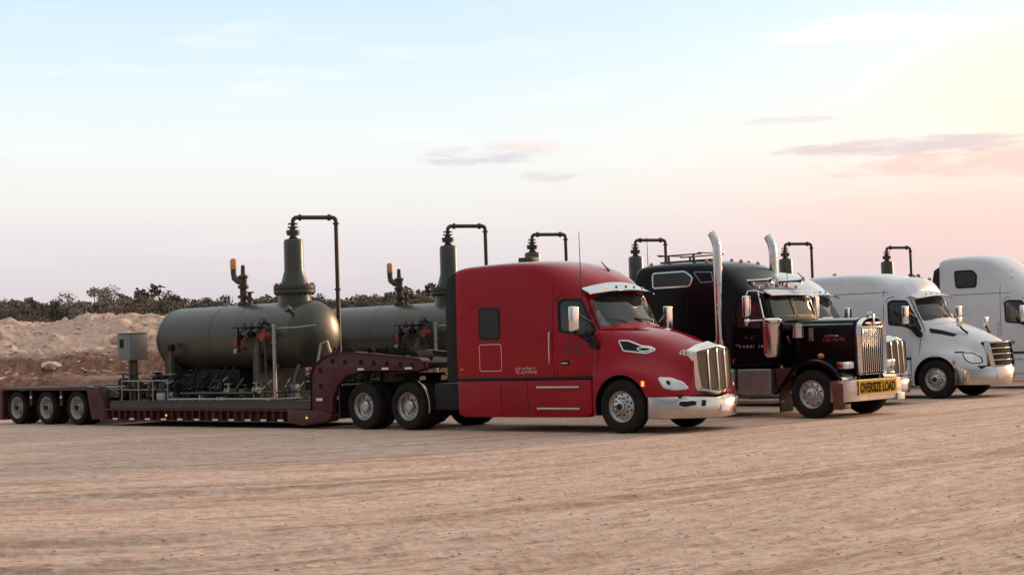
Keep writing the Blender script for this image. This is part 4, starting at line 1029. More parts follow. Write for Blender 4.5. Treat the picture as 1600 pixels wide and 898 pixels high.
# ------------------------------------------------------------------ lowboy trailer (coordinates in the red truck's frame, origin moved to the deck)
TX = -12.5
def lowboy():
    t = thing('lowboy_trailer', 'dark red lowboy trailer behind the red truck, three axles at the photo left', 'trailer')
    def B(): return MB()
    L = lambda x: x - TX
    for s in (-1, 1):
        y0, y1 = sorted((s * .98, s * 1.25))
        mb = B()
        mb.box(L(-16.6), L(-9.4), y0, y1, .385, .42).box(L(-16.6), L(-9.4), y0, y1, .12, .155).box(L(-16.6), L(-9.4), *sorted((s * 1.10, s * 1.14)), .15, .39)
        bm_ = mb.build('side_beam', maroon, t, bevel=.005, segs=1)
        for k in range(26):
            x = -16.4 + k * .27
            MB().box(L(x), L(x + .03), *sorted((s * 1.14, s * 1.235)), .155, .385).build('stake_pocket', maroon, bm_)
        if s < 0:
            for k, x in enumerate([-16.1, -15.4, -14.75, -14.1, -13.45, -12.8, -12.1, -11.5, -10.9, -10.35, -9.75]):
                MB().box(L(x), L(x + .2), -1.258, -1.25, .13 + .02, .195).build('reflector', reflect, t, bevel=.002)
        MB().lathe([(.001, -.025), (.022, -.018), (.03, 0)], (L(-13.9), s * 1.24, .27), 'y', 10).build('marker_lamp', amber, t)
        MB().lathe([(.001, -.025), (.022, -.018), (.03, 0)], (L(-8.75), s * 1.26, .24), 'y', 10).build('marker_lamp', amber, t)
    MB().box(L(-16.6), L(-9.4), -.97, .97, .15, .33).build('deck_frame', frame_m, t, bevel=.01, segs=1)
    for k in range(24):
        x = -16.55 + k * .3
        MB().box(L(x), L(x + .285), -.975, .975, .335, .395).build('deck_plank', skidm, t)
    # wedge to the gooseneck
    for s in (-1, 1):
        MB().prism([(L(-9.4), .12), (L(-9.4), .43), (L(-8.2), .40), (L(-7.95), .30), (L(-8.1), .16), (L(-8.9), .06)], *sorted((s * .9, s * 1.255))).build('neck_wedge', maroon, t, bevel=.015)
        pl = [(L(x), z) for x, z in ((-8.62, .30), (-8.62, 1.20), (-8.50, 1.42), (-8.15, 1.60), (-7.75, 1.68), (-7.2, 1.68), (-5.2, 1.50), (-5.1, 1.44), (-5.1, 1.30), (-5.3, 1.26), (-7.0, 1.27), (-7.45, 1.18), (-7.75, .98), (-7.92, .70), (-7.98, .32))]
        gn = MB().prism(pl, *sorted((s * 1.08, s * 1.22))).build('gooseneck_beam', maroon, t, bevel=.012)
        fl = [pl[i] for i in range(8)]
        MB().sheet([(x, s * .98, z) for x, z in pl[:8]], [(x, s * 1.25, z) for x, z in pl[:8]], (0, 0, .02)).build('flange', maroon, gn)
        for x, z in ((-8.3, 1.3), (-8.3, .95), (-7.9, 1.5), (-7.5, 1.48), (-7.0, 1.47), (-6.6, 1.44), (-6.2, 1.42), (-5.8, 1.39), (-5.45, 1.37)):
            MB().lathe([(.001, -.008), (.055, -.008), (.06, 0)], (L(x), s * 1.222, z), 'y', 12).build('hole', interior, gn)
        for x in (-7.1, -6.35, -5.65):
            MB().box(L(x), L(x + .2), *sorted((s * 1.222, s * 1.232)), 1.29, 1.335).build('reflector', reflect, gn)
        MB().box(L(-8.45), L(-8.25), *sorted((s * 1.222, s * 1.232)), .62, .68).build('reflector', reflect, gn)
    MB().prism([(L(x), z) for x, z in ((-7.9, 1.50), (-7.2, 1.58), (-5.2, 1.42), (-5.2, 1.30), (-7.0, 1.30), (-7.7, 1.2))], -1.07, 1.07).build('gooseneck_deck', frame_m, t, bevel=.01)
    MB().box(L(-8.5), L(-8.05), -1.07, 1.07, .35, .62).build('neck_crossmember', frame_m, t, bevel=.01)
    cl = MB()
    for k in range(5): cl.tube([(L(-8.1 + .55 * k), -1.0, 1.62 - .02 * k), (L(-8.0 + .55 * k), -1.05, 1.80), (L(-7.85 + .55 * k), -1.0, 1.66)], .02, 5)
    cl.box(L(-7.3), L(-5.8), -.9, -.5, 1.62, 1.76).cyl((L(-6.9), -1.0, 1.66), (L(-6.9), -.6, 1.66), .10).cyl((L(-5.6), -1.0, 1.56), (L(-5.6), -.5, 1.56), .12)
    cl.build('winch_and_chains', frame_m, t)
    # rear frame
    for s in (-1, 1):
        MB().prism([(L(x), z) for x, z in ((-21.35, .93), (-21.35, .99), (-17.3, 1.01), (-16.75, .97), (-16.45, .45), (-16.45, .15), (-17.05, .15), (-17.25, .90))], *sorted((s * .62, s * 1.24))).build('wheel_cover', maroon, t, bevel=.01)
        for x in (-18.49, -19.92): 
            MB().box(L(x - .04), L(x + .04), *sorted((s * 1.13, s * 1.20)), .50, .92).build('fender_stay', maroon, t)
            MB().box(L(x - .03), L(x + .06), *sorted((s * 1.20, s * 1.21)), .70, .76).build('reflector', reflect, t)
        MB().box(L(-21.45), L(-21.28), *sorted((s * .65, s * 1.22)), .10, .92).build('mud_flap', maroon, t, bevel=.01)
        MB().box(L(-21.35), L(-17.0), *sorted((s * .40, s * .55)), .45, .92).build('rear_rail', maroon, t, bevel=.01)
        for x in (-17.78, -19.20, -20.62): wheel('trailer', t, L(x), s, .447)
    for x in (-17.78, -19.20, -20.62): MB().cyl((L(x), -.9, .45), (L(x), .9, .45), .07).build('axle', frame_m, t)
    MB().box(L(-21.4), L(-17.2), -.62, .62, .90, .96).build('rear_deck', maroon, t, bevel=.008)
    # clutter on the rear deck
    mb = MB(); mb.tube([(L(-17.1), -1.1, 1.0), (L(-16.5), -1.15, .98), (L(-15.9), -1.18, .80)], .03, 6)
    mb.box(L(-17.0), L(-16.2), -1.0, -.6, .70, .92); mb.build('ramp', skidm, t, bevel=.01)
    return t

# ------------------------------------------------------------------ vessel skid
def vessel():
    t = thing('vessel_skid', 'olive grey pressure vessel skid with orange-tipped vent and tall bent pipe, nearest', 'vessel skid')
    L = lambda x: x - TX
    Rr, zc = .79, 2.15
    x0, x1 = L(-15.18), L(-9.42)
    prof = []
    for a in np.linspace(90, 0, 12): prof.append((max(.001, Rr * math.cos(R(a))), x0 + .42 * (1 - math.sin(R(a)))))
    for x in np.linspace(x0 + .5, x1 - .5, 10): prof.append((Rr, x))
    for a in np.linspace(0, 90, 12): prof.append((max(.001, Rr * math.cos(R(a))), x1 - .42 * (1 - math.sin(R(a)))))
    tk = MB().lathe(prof, (0, 0, zc), 'x', 72).build('vessel_shell', tankm, t, smooth=60)
    for x in (x0 + .45, x0 + 2.4, x1 - 2.4, x1 - .45):
        MB().lathe([(Rr - .01, x - .012), (Rr + .004, x - .008), (Rr + .005, x + .008), (Rr - .01, x + .012)], (0, 0, zc), 'x', 72).build('weld_seam', tankm, tk)
    for x in (-14.6, -11.2):      # saddles
        y_ = [(-.72, .64), (-.72, 1.75), (-.60, 1.60), (-.35, 1.40), (0, 1.33), (.35, 1.40), (.60, 1.60), (.72, 1.75), (.72, .64)]
        MB().prism(y_, L(x), L(x + .28), 'x').box(L(x - .08), L(x + .36), -.75, .75, .63, .68).build('saddle', skidm, t, bevel=.008, segs=1)
    MB().box(L(-13.3), L(-12.0), -.45, .45, .63, 1.36).build('support_housing', frame_m, t, bevel=.02)
    # skid
    for s in (-1, 1):
        mb = MB().box(L(-16.3), L(-8.68), *sorted((s * 1.02, s * 1.20)), .60, .625).box(L(-16.3), L(-8.68), *sorted((s * 1.02, s * 1.20)), .43, .455).box(L(-16.3), L(-8.68), *sorted((s * 1.165, s * 1.185)), .45, .605)
        mb.build('skid_beam', skidm, t, bevel=.004, segs=1)
    for x in (-16.3, -14.0, -11.5, -8.86): MB().box(L(x), L(x + .16), -1.02, 1.02, .44, .60).build('skid_crossmember', skidm, t)
    for k in range(12):
        MB().box(L(-16.2) + k * .625, L(-16.2) + k * .625 + .615, -1.0, 1.0, .60, .622).build('deck_plate', skidm, t)
    # riser: nozzle, flange, cone, column, small pipe
    xr = L(-10.45)
    MB().lathe([(.42, 2.80), (.40, 2.95), (.38, 3.14)], (xr, 0, 0), 'z', 36).build('nozzle', tankm, t)
    rs = MB().lathe([(.001, 3.33), (.34, 3.33), (.29, 3.50), (.245, 3.66), (.235, 3.72), (.235, 4.38), (.21, 4.44), (.12, 4.46), (.085, 4.50), (.085, 4.74)], (xr, 0, 0), 'z', 32).build('riser_column', tankm, t)
    for z0, z1, r_ in ((3.14, 3.23, .50), (3.24, 3.34, .50)):
        MB().lathe([(.2, z0), (r_ - .01, z0), (r_, z0 + .01), (r_, z1 - .01), (r_ - .01, z1), (.2, z1)], (xr, 0, 0), 'z', 40).build('flange', skidm, rs)
    bl = MB()
    for i in range(20):
        a = 2 * math.pi * i / 20; bl.cyl((xr + .45 * math.cos(a), .45 * math.sin(a), 3.10), (xr + .45 * math.cos(a), .45 * math.sin(a), 3.385), .022, n=6)
    bl.build('flange_bolts', skidm, rs)
    for z0, z1, r_ in ((4.54, 4.58, .155), (4.59, 4.66, .165), (4.72, 4.75, .13), (4.80, 4.83, .125)):
        MB().lathe([(.05, z0), (r_, z0), (r_, z1), (.05, z1)], (xr, 0, 0), 'z', 24).build('flange', pipem, rs)
    e0 = Vector((xr, 0, 4.74)); xe, ye = L(-9.93), .93
    dirv = Vector((xe - xr, ye, 0)).normalized(); P = [e0, Vector((xr, 0, 4.86))]
    for a in np.linspace(0, 90, 6)[1:]: P.append(Vector((xr, 0, 4.87)) + dirv * .10 * (1 - math.cos(R(a))) + Vector((0, 0, .10 * math.sin(R(a)))))
    P.append(Vector((xe, ye, 4.97)) - dirv * .10)
    for a in np.linspace(0, 90, 6)[1:]: P.append(Vector((xe, ye, 4.97)) - dirv * .10 + dirv * .10 * math.sin(R(a)) + Vector((0, 0, -.10 * (1 - math.cos(R(a))))))
    P.append(Vector((xe, ye, 3.0))); P.append(Vector((xe, ye, .66)))
    vp = MB().tube(P, .052, 12).build('vent_pipe', pipem, t, smooth=60)
    for a_, b_ in (((xe, ye, 4.80), (xe, ye, 4.84)), ((xe, ye, 3.2), (xe, ye, 3.24)), (P[6] + dirv * .05, P[6] + dirv * .10), (P[7] - dirv * .10, P[7] - dirv * .04)): MB().cyl(a_, b_, .08).build('flange', pipem, vp)
    # relief valve with orange cap
    xv = L(-12.33)
    mb = MB().lathe([(.16, 2.94), (.16, 3.00), (.08, 3.01), (.08, 3.10), (.15, 3.11), (.15, 3.17), (.09, 3.19), (.09, 3.34), (.14, 3.36), (.14, 3.42), (.09, 3.44), (.10, 3.60), (.13, 3.62), (.13, 3.66), (.06, 3.70), (.05, 3.92), (.001, 3.94)], (xv, 0, 0), 'z', 20)
    rv = mb.build('relief_valve', pipem, t)
    MB().tube([(xv, 0, 3.52), (xv - .15, -.03, 3.54), (xv - .27, -.05, 3.62), (xv - .30, -.05, 3.74), (xv - .30, -.05, 3.86)], [.09, .085, .08, .075, .075], 12).build('valve_outlet', pipem, rv)
    MB().tube([(xv - .30, -.05, 3.84), (xv - .30, -.05, 4.06), (xv - .29, -.05, 4.11)], [.085, .085, .05], 12).build('outlet_cap', orange, rv)
    mb = MB().tube([(xv + .1, 0, 3.1), (xv + .35, -.1, 3.12), (xv + .55, -.1, 2.98)], .035, 8).cyl((xv + .35, -.1, 2.9), (xv + .35, -.1, 3.22), .05).cyl((xv + .35, -.1, 3.22), (xv + .35, -.1, 3.25), .12)
    mb.build('bypass_pipe', pipem, t)
    for x, a in ((-9.85, 38), (-10.6, 20)):                 # nozzles on the near shoulder
        c = Vector((L(x), -Rr * math.cos(R(a)), zc + Rr * math.sin(R(a)))); d = Vector((0, -math.cos(R(a)), math.sin(R(a))))
        mb = MB().cyl(c - d * .05, c + d * .14, .04).cyl(c + d * .14, c + d * .18, .085).cyl(c + d * .19, c + d * .22, .085)
        mb.build('nozzle', pipem, t)
    # control cabinet on a post frame
    cb = MB().box(L(-15.98), L(-15.42), -1.15, -.62, 1.66, 2.34).build('control_cabinet', boxm, t, bevel=.015)
    MB().box(L(-15.97), L(-15.43), -1.165, -1.152, 1.69, 2.31).build('cabinet_door', boxm, cb, bevel=.006)
    MB().box(L(-15.86), L(-15.70), -1.175, -1.166, 1.98, 2.20).build('cabinet_gauge', frame_m, cb)
    MB().box(L(-16.00), L(-15.40), -1.18, -.60, 2.34, 2.36).build('cabinet_hood', boxm, cb)
    mb = MB().box(L(-15.80), L(-15.70), -.95, -.85, .62, 1.66).box(L(-15.62), L(-15.55), -.95, -.85, .62, 1.66).tube([(L(-15.75), -.9, 1.5), (L(-15.35), -.9, .65)], .03, 6)
    mb.build('cabinet_stand', skidm, t)
    # piping, valves, posts
    rnd = random.Random(11)
    def pipe(P, r_=.03, m_=None): MB().tube(P, r_, 8).build('pipe', m_ or skidm, t, smooth=50)
    def valve(x, y, z, s=1.0, m_=None):
        v = MB().lathe([(.001, -.09 * s), (.085 * s, -.09 * s), (.085 * s, -.065 * s), (.045 * s, -.055 * s), (.06 * s, 0), (.045 * s, .055 * s), (.085 * s, .065 * s), (.085 * s, .09 * s), (.001, .09 * s)], (L(x), y, z), 'x', 14)
        v.cyl((L(x), y, z), (L(x), y, z + .17 * s), .025 * s, n=8).lathe([(.07 * s, z + .16 * s), (.10 * s, z + .165 * s), (.10 * s, z + .185 * s), (.07 * s, z + .19 * s)], (L(x), y, 0), 'z', 14)
        v.build('valve', m_ or pipem, t)
    pipe([(L(-15.9), -1.05, .90), (L(-15.0), -1.05, .90), (L(-13.95), -1.05, .90)], .016, galv)
    pipe([(L(-15.9), -1.10, 1.13), (L(-14.9), -1.10, 1.12), (L(-14.0), -1.10, 1.13)], .018, galv)
    for x in (-15.9, -15.2, -14.6, -14.0): pipe([(L(x), -1.10, .62), (L(x), -1.10, 1.13)], .016, galv)
    for k in range(34):
        x = rnd.uniform(-16.2, -13.7); y = rnd.uniform(-1.05, -.35); z = rnd.uniform(.70, 1.12)
        valve(x, y, z, rnd.uniform(1.0, 1.8), rnd.choice((pipem, skidm, frame_m, skidm, galv)))
    for k in range(24):
        x = rnd.uniform(-16.2, -13.9); y = rnd.uniform(-1.0, -.3); z = rnd.uniform(.70, 1.05)
        a = (L(x), y, z); b = (L(x + rnd.uniform(.3, .8)), y, z); c = (b[0], y + rnd.uniform(-.2, .2), rnd.uniform(.63, 1.3))
        pipe([a, b, c], rnd.choice((.018, .028, .04)), rnd.choice((skidm, pipem, frame_m)))
    for k in range(16):                                     # piping and fittings below the belly
        x = -13.5 + k * .27 + rnd.uniform(-.05, .05); y = rnd.uniform(-1.08, -.80); z = rnd.uniform(.66, .95)
        m_ = rnd.choice((skidm, pipem, galv, frame_m))
        pipe([(L(x), y, .63), (L(x), y, z), (L(x + rnd.uniform(.15, .5)), y, z), (L(x + .3), y + .3, z + rnd.uniform(.0, .5))], rnd.choice((.016, .024, .035)), m_)
        if k % 2 == 0: valve(x + .1, y, z, rnd.uniform(.7, 1.2), rnd.choice((pipem, galv, skidm, valver if k in (6, 12) else frame_m)))
    for x in (-13.2, -12.1, -11.8, -10.2, -9.5):
        pipe([(L(x), -.95, .63), (L(x), -.95, 1.15), (L(x), -.78, 1.45)], .028, rnd.choice((skidm, frame_m)))
    for x in (-12.9, -11.4, -9.7):
        MB().box(L(x), L(x + .22), -1.02, -.80, .63, .63 + rnd.uniform(.2, .4)).build('instrument_box', rnd.choice((skidm, frame_m, boxm)), t, bevel=.015)
    MB().box(L(-14.45), L(-14.12), -1.12, -.85, .63, .82).build('valve_box', galv, t, bevel=.02)
    MB().lathe([(.001, .82), (.15, .82), (.16, .90), (.16, 1.05), (.10, 1.12), (.001, 1.13)], (L(-14.30), -.95, 0), 'z', 16).build('actuator', navy, t)
    for x, w in ((-14.05, .05), (-10.75, .055), (-10.45, .02)):
        zt = {-14.05: 1.95, -10.75: 2.0, -10.45: 2.1}[x]
        MB().box(L(x) - w, L(x) + w, -.98, -.98 + 2 * w, .62, zt).build('post', skidm, t, bevel=.006)
    MB().box(L(-14.12), L(-13.98), -1.0, -.86, 1.86, 2.02).build('junction_box', frame_m, t, bevel=.01)
    pipe([(L(-13.6), -1.02, .80), (L(-12.2), -1.02, .80), (L(-10.8), -1.02, .80)], .035, skidm)
    pipe([(L(-10.5), -1.02, .82), (L(-9.1), -1.02, .83)], .03, skidm)
    pipe([(L(-13.9), -1.15, .66), (L(-11.5), -1.15, .66), (L(-10.1), -1.15, .66), (L(-9.98), -1.15, .68)], .028, galv)
    pipe([(L(-9.98), -1.15, .66), (L(-9.0), -1.15, .69)], .018, galv)
    MB().cyl((L(-9.92), -1.15, .66), (L(-9.92), -1.15, 2.34), .042, n=12).cyl((L(-9.92), -1.15, 2.34), (L(-9.92), -1.15, 2.40), .055, n=12).cyl((L(-9.92), -1.15, 1.95), (L(-9.92), -1.15, 1.98), .06, n=12).build('vent_post', galv, t)
    pipe([(L(-9.92), -1.12, 2.30), (L(-9.4), -1.0, 2.30), (L(-9.0), -.7, 2.34)], .015, galv)
    # gauge cluster on the vessel side
    for k in range(9):
        x = rnd.uniform(-11.35, -10.55); z = rnd.uniform(2.0, 2.35)
        valve(x, -1.0 + rnd.uniform(-.05, .08), z, rnd.uniform(.5, .9), rnd.choice((valver, frame_m, galv, pipem)))
    pipe([(L(-11.55), -1.02, 2.36), (L(-10.4), -1.02, 2.36)], .016, frame_m)
    pipe([(L(-11.35), -1.02, 2.36), (L(-11.35), -1.02, 1.85), (L(-11.30), -.8, 1.85)], .022, frame_m)
    pipe([(L(-10.62), -1.02, 2.3), (L(-10.62), -1.02, 1.2), (L(-10.62), -.7, .9)], .022, skidm)
    MB().cyl((L(-10.40), -1.12, 2.12), (L(-10.40), -.9, 2.12), .10).cyl((L(-10.40), -1.02, 2.12), (L(-10.40), -1.02, 2.30), .06).build('red_actuator', valver, t)
    MB().box(L(-11.50), L(-11.38), -1.05, -.92, 1.92, 2.12).build('red_switch_box', valver, t, bevel=.01)
    for x in (-11.62, -10.85):
        MB().lathe([(.001, -.03), (.06, -.028), (.065, 0), (.001, .02)], (L(x), -.88, 1.80), 'y', 14).build('pressure_gauge', galv, t)
        pipe([(L(x), -.86, 1.80), (L(x), -.74, 1.80)], .02, frame_m)
    for k in range(26):                                     # fittings along the skid edge
        x = -13.7 + k * .14 + rnd.uniform(-.04, .04); h = rnd.uniform(.04, .13)
        MB().box(L(x), L(x + .05), -1.17, -1.09, .625, .625 + h).build('fitting', rnd.choice((skidm, galv, frame_m)), t)
    MB().tube([(L(-8.55), -1.0, 1.0), (L(-8.60), -1.05, 1.4), (L(-8.5), -1.0, 1.9), (L(-8.4), -.9, 1.95), (L(-8.3), -.9, 1.7)], .03, 6).build('hose', galv, t)
    return t
tl = lowboy(); vs = vessel()
units = [(0, 0, 40, None, None),
 (.07, 5.45, 40.5, 'dark red lowboy trailer behind the black truck, seen past the gooseneck of the first', 'olive grey vessel skid seen between the first vessel and the red cab'),
 (-.82, 10.1, 41, 'lowboy trailer of the mostly hidden white truck, third in the row', 'third vessel skid, its bent pipe rising over the middle of the red roof'),
 (-.80, 15.3, 41, 'lowboy trailer of the silver-white slotted-grille truck, fourth in the row', 'fourth vessel skid, its bent pipe rising at the rear of the black sleeper roof'),
 (.62, 22.3, 40, 'lowboy trailer of the tall pale truck, fifth in the row', 'fifth vessel skid, its bent pipe right of the farther chrome stack'),
 (1.35, 28.6, 40, 'lowboy trailer of the dark brown truck, farthest in the row', 'sixth vessel skid, its small bent pipe above the silver-white truck roof')]
for i, (a, b, yw, l1, l2) in enumerate(units):
    yr = R(yw)
    p = row(-10.45 + a, b) + Vector((math.cos(yr), -math.sin(yr), 0)) * (TX + 10.45)
    for src, lab in ((tl, l1), (vs, l2)):
        o = src if i == 0 else copytree(src)
        o.location = p; o.rotation_euler = (0, 0, -yr)
        if lab: o['label'] = lab
        o['group'] = {'lowboy_trailer': 'lowboy trailers parked in a row', 'vessel_skid': 'vessel skids carried on lowboy trailers'}[src.name.split('.')[0]]
for o in C.objects:
    if o.parent is None and o.name.startswith('semi_truck'): o['group'] = 'semi trucks parked in a row'

# ------------------------------------------------------------------ terrain
def hsh(ix, iy, seed):
    h = (ix * 374761393 + iy * 668265263 + seed * 982451653) & 0xFFFFFFFF
    h = ((h ^ (h >> 13)) * 1274126177) & 0xFFFFFFFF
    return ((h ^ (h >> 16)) & 0xFFFF) / 65535.0
def vnoise(x, y, seed=0):
    ix, iy = np.floor(x).astype(np.int64), np.floor(y).astype(np.int64); fx, fy = x - ix, y - iy
    fx = fx * fx * (3 - 2 * fx); fy = fy * fy * (3 - 2 * fy)
    a, b, c, d = hsh(ix, iy, seed), hsh(ix + 1, iy, seed), hsh(ix, iy + 1, seed), hsh(ix + 1, iy + 1, seed)
    return (a * (1 - fx) + b * fx) * (1 - fy) + (c * (1 - fx) + d * fx) * fy
def fbm(x, y, octv=4, seed=0, g=.5):
    s, a, t = 0, 1, 0
    for i in range(octv): s = s + a * vnoise(x * 2 ** i + 17 * i, y * 2 ** i - 9 * i, seed + i); t += a; a *= g
    return s / t
def gridmesh(name, P, nr, nc, m_, wrap=False):
    me = bpy.data.meshes.new(name)
    idx = np.arange(nr * nc).reshape(nr, nc)
    if wrap: nx = np.roll(idx, -1, axis=1); A, B = idx[:-1], nx[:-1]; D, E = idx[1:], nx[1:]
    else: A, B, D, E = idx[:-1, :-1], idx[:-1, 1:], idx[1:, :-1], idx[1:, 1:]
    F = np.stack([A, B, E, D], -1).reshape(-1, 4)
    me.vertices.add(len(P)); me.vertices.foreach_set('co', P.astype(np.float32).ravel())
    me.loops.add(F.size); me.loops.foreach_set('vertex_index', F.ravel().astype(np.int32))
    me.polygons.add(len(F)); me.polygons.foreach_set('loop_start', np.arange(0, F.size, 4, dtype=np.int32))
    me.polygons.foreach_set('use_smooth', np.ones(len(F), bool))
    me.update(calc_edges=True); me.validate(); me.materials.append(m_)
    return me
def groundmat():
    mt = bpy.data.materials.new('caliche_dirt'); mt.use_nodes = True; t = mt.node_tree; b = t.nodes['Principled BSDF']
    b.inputs['Roughness'].default_value = .95; b.inputs['Specular IOR Level'].default_value = .15
    g = t.nodes.new('ShaderNodeNewGeometry')
    sp = t.nodes.new('ShaderNodeSeparateXYZ'); t.links.new(g.outputs['Position'], sp.inputs[0])
    # tracks sweep across the lot and curve away to the right
    xs_ = mth(t, 'MAXIMUM', mth(t, 'ADD', sp.outputs[0], 4.0), 0.0)
    vv = mth(t, 'SUBTRACT', sp.outputs[1], mth(t, 'SUBTRACT', mth(t, 'SQRT', mth(t, 'ADD', mth(t, 'MULTIPLY', xs_, xs_), 25.0)), 5.0))
    wv = t.nodes.new('ShaderNodeCombineXYZ'); t.links.new(sp.outputs[0], wv.inputs[0]); t.links.new(vv, wv.inputs[1]); t.links.new(sp.outputs[2], wv.inputs[2])
    def nz(scale, det, rot, sc, ro=.6):
        rot = rot * .3
        mp = t.nodes.new('ShaderNodeMapping'); mp.inputs['Rotation'].default_value = (0, 0, R(rot)); mp.inputs['Scale'].default_value = sc
        t.links.new(wv.outputs[0], mp.inputs[0])
        n = t.nodes.new('ShaderNodeTexNoise'); n.inputs['Scale'].default_value = scale; n.inputs['Detail'].default_value = det; n.inputs['Roughness'].default_value = ro
        t.links.new(mp.outputs[0], n.inputs['Vector']); return n.outputs[0]
    big = nz(.16, 5, -17, (.35, 1.6, 1)); tracks = nz(1.3, 6, -17, (.07, 1, 1), .68); tr2 = nz(1.6, 5, -10, (.04, 1.3, 1), .6); mid = nz(1.3, 8, -17, (.3, 1, 1), .7); fine = nz(5, 10, -12, (.45, 1, 1), .86); dash = nz(8, 8, -10, (.30, 1, 1), .78)
    c = ramp(t, [(.28, (.53, .365, .29, 1)), (.5, (.64, .46, .375, 1)), (.74, (.72, .54, .45, 1))], mid)
    c = mixc(t, mth(t, 'MULTIPLY', ramp(t, [(.50, (0, 0, 0, 1)), (.60, (1, 1, 1, 1))], tracks), .8), c, (.38, .23, .16, 1))
    c = mixc(t, mth(t, 'MULTIPLY', ramp(t, [(.54, (0, 0, 0, 1)), (.62, (1, 1, 1, 1))], tr2), .6), c, (.62, .46, .37, 1))
    c = mixc(t, mth(t, 'MULTIPLY', ramp(t, [(.45, (0, 0, 0, 1)), (.60, (1, 1, 1, 1))], big), .5), c, (.50, .35, .275, 1))
    c = mixc(t, mth(t, 'MULTIPLY', ramp(t, [(.49, (0, 0, 0, 1)), (.56, (1, 1, 1, 1))], fine), .36), c, (.30, .18, .125, 1))
    c = mixc(t, mth(t, 'MULTIPLY', ramp(t, [(.515, (0, 0, 0, 1)), (.59, (1, 1, 1, 1))], dash), .55), c, (.30, .165, .11, 1))
    c = mixc(t, mth(t, 'MULTIPLY', ramp(t, [(.41, (1, 1, 1, 1)), (.48, (0, 0, 0, 1))], fine), .45), c, (.76, .60, .50, 1))
    t.links.new(c, b.inputs['Base Color'])
    bp = t.nodes.new('ShaderNodeBump'); bp.inputs['Strength'].default_value = .7; bp.inputs['Distance'].default_value = .04
    t.links.new(mth(t, 'ADD', mth(t, 'SUBTRACT', fine, mth(t, 'MULTIPLY', dash, .35)), mth(t, 'MULTIPLY', mid, .5)), bp.inputs['Height']); t.links.new(bp.outputs[0], b.inputs['Normal'])
    return mt
gm = groundmat()
def gheight(x, y):
    d = np.sqrt(x * x + y * y); k = np.clip(1 - (d - 25) / 40, 0, 1)
    xq = np.maximum(x + 4, 0); u, v = x, y - (np.sqrt(xq * xq + 25) - 5)
    near = np.clip((29 - (y * .9 + x * .35)) / 7, 0.08, 1)          # flat under the trucks, churned in front
    h = (fbm(u * .28, v * 1.1, 3, 5) - .5) * .05 + (fbm(u * .35, v * 3.2, 3, 8) - .5) * .030 + (np.abs(fbm(u * 1.6, v * 11, 3, 12) - .5)) * -.040 + (fbm(x * 11, y * 17, 2, 15) - .5) * .020
    # a tyre rut or two across the lot
    for off, wv in ((-3.4, 1.0), (-1.3, 1.7), (.9, .6), (5.2, 2.2)):
        dd = v - 13.5 - off - .5 * np.sin(u * .11 + wv); h = h - .045 * np.exp(-(dd / .22) ** 2) + .025 * np.exp(-((np.abs(dd) - .42) / .14) ** 2)
    h = h * k * near - .01
    return np.minimum(h, .0 + .07 * near)
def build_ground():
    rr_ = np.concatenate([np.geomspace(.3, 7, 24), np.geomspace(7.1, 48, 560), np.geomspace(49, 3500, 60)])
    an = np.concatenate([np.linspace(-22, 22, 760), np.linspace(22.5, 337.5, 160)]) * math.pi / 180
    Rg, Ag = np.meshgrid(rr_, an, indexing='ij')
    x, y = Rg * np.sin(Ag), Rg * np.cos(Ag)
    P = np.stack([x, y, gheight(x, y)], -1).reshape(-1, 3)
    P = P.reshape(len(rr_), len(an), 3)
    cap = P.copy()
    me = gridmesh('ground', P.reshape(-1, 3), len(rr_), len(an), gm, wrap=True)
    o = obj('ground', me); o['kind'] = 'structure'
    MBc = MB().lathe([(.32, -.012), (.001, -.012)], (0, 0, 0), 'z', 24)
build_ground()

def bankmat():
    mt = bpy.data.materials.new('dug_earth'); mt.use_nodes = True; t = mt.node_tree; b = t.nodes['Principled BSDF']
    b.inputs['Roughness'].default_value = .95; b.inputs['Specular IOR Level'].default_value = .1
    g = t.nodes.new('ShaderNodeNewGeometry'); sp = t.nodes.new('ShaderNodeSeparateXYZ'); t.links.new(g.outputs['Position'], sp.inputs[0])
    def nz(sc, det, ro=.65, st=(1, 1, 1)):
        mp = t.nodes.new('ShaderNodeMapping'); mp.inputs['Scale'].default_value = st; t.links.new(g.outputs['Position'], mp.inputs[0])
        n = t.nodes.new('ShaderNodeTexNoise'); n.inputs['Scale'].default_value = sc; n.inputs['Detail'].default_value = det; n.inputs['Roughness'].default_value = ro
        t.links.new(mp.outputs[0], n.inputs['Vector']); return n.outputs[0]
    zz = mth(t, 'ADD', sp.outputs[2], mth(t, 'MULTIPLY', mth(t, 'SUBTRACT', nz(.35, 6, .65, (.35, .35, 1.4)), .5), 3.0))
    fine = nz(2.6, 8, .72)
    pale = ramp(t, [(.3, (.42, .26, .19, 1)), (.5, (.62, .43, .34, 1)), (.7, (.74, .57, .47, 1))], fine)
    redc = ramp(t, [(.32, (.12, .058, .042, 1)), (.5, (.25, .125, .09, 1)), (.68, (.42, .25, .185, 1))], fine)
    f = ramp(t, [(.0, (0, 0, 0, 1)), (1., (1, 1, 1, 1))], mth(t, 'MULTIPLY', mth(t, 'SUBTRACT', zz, 1.75), 1.5, clamp=True))
    c = mixc(t, f, redc, pale)
    c = mixc(t, mth(t, 'MULTIPLY', ramp(t, [(.56, (0, 0, 0, 1)), (.64, (1, 1, 1, 1))], nz(.55, 5, .6, (.4, 1, 1.6))), .55), c, (.50, .36, .29, 1))
    t.links.new(c, b.inputs['Base Color'])
    bp = t.nodes.new('ShaderNodeBump'); bp.inputs['Strength'].default_value = .9; bp.inputs['Distance'].default_value = .18
    t.links.new(fine, bp.inputs['Height']); t.links.new(bp.outputs[0], b.inputs['Normal'])
    return mt
bkm = bankmat()
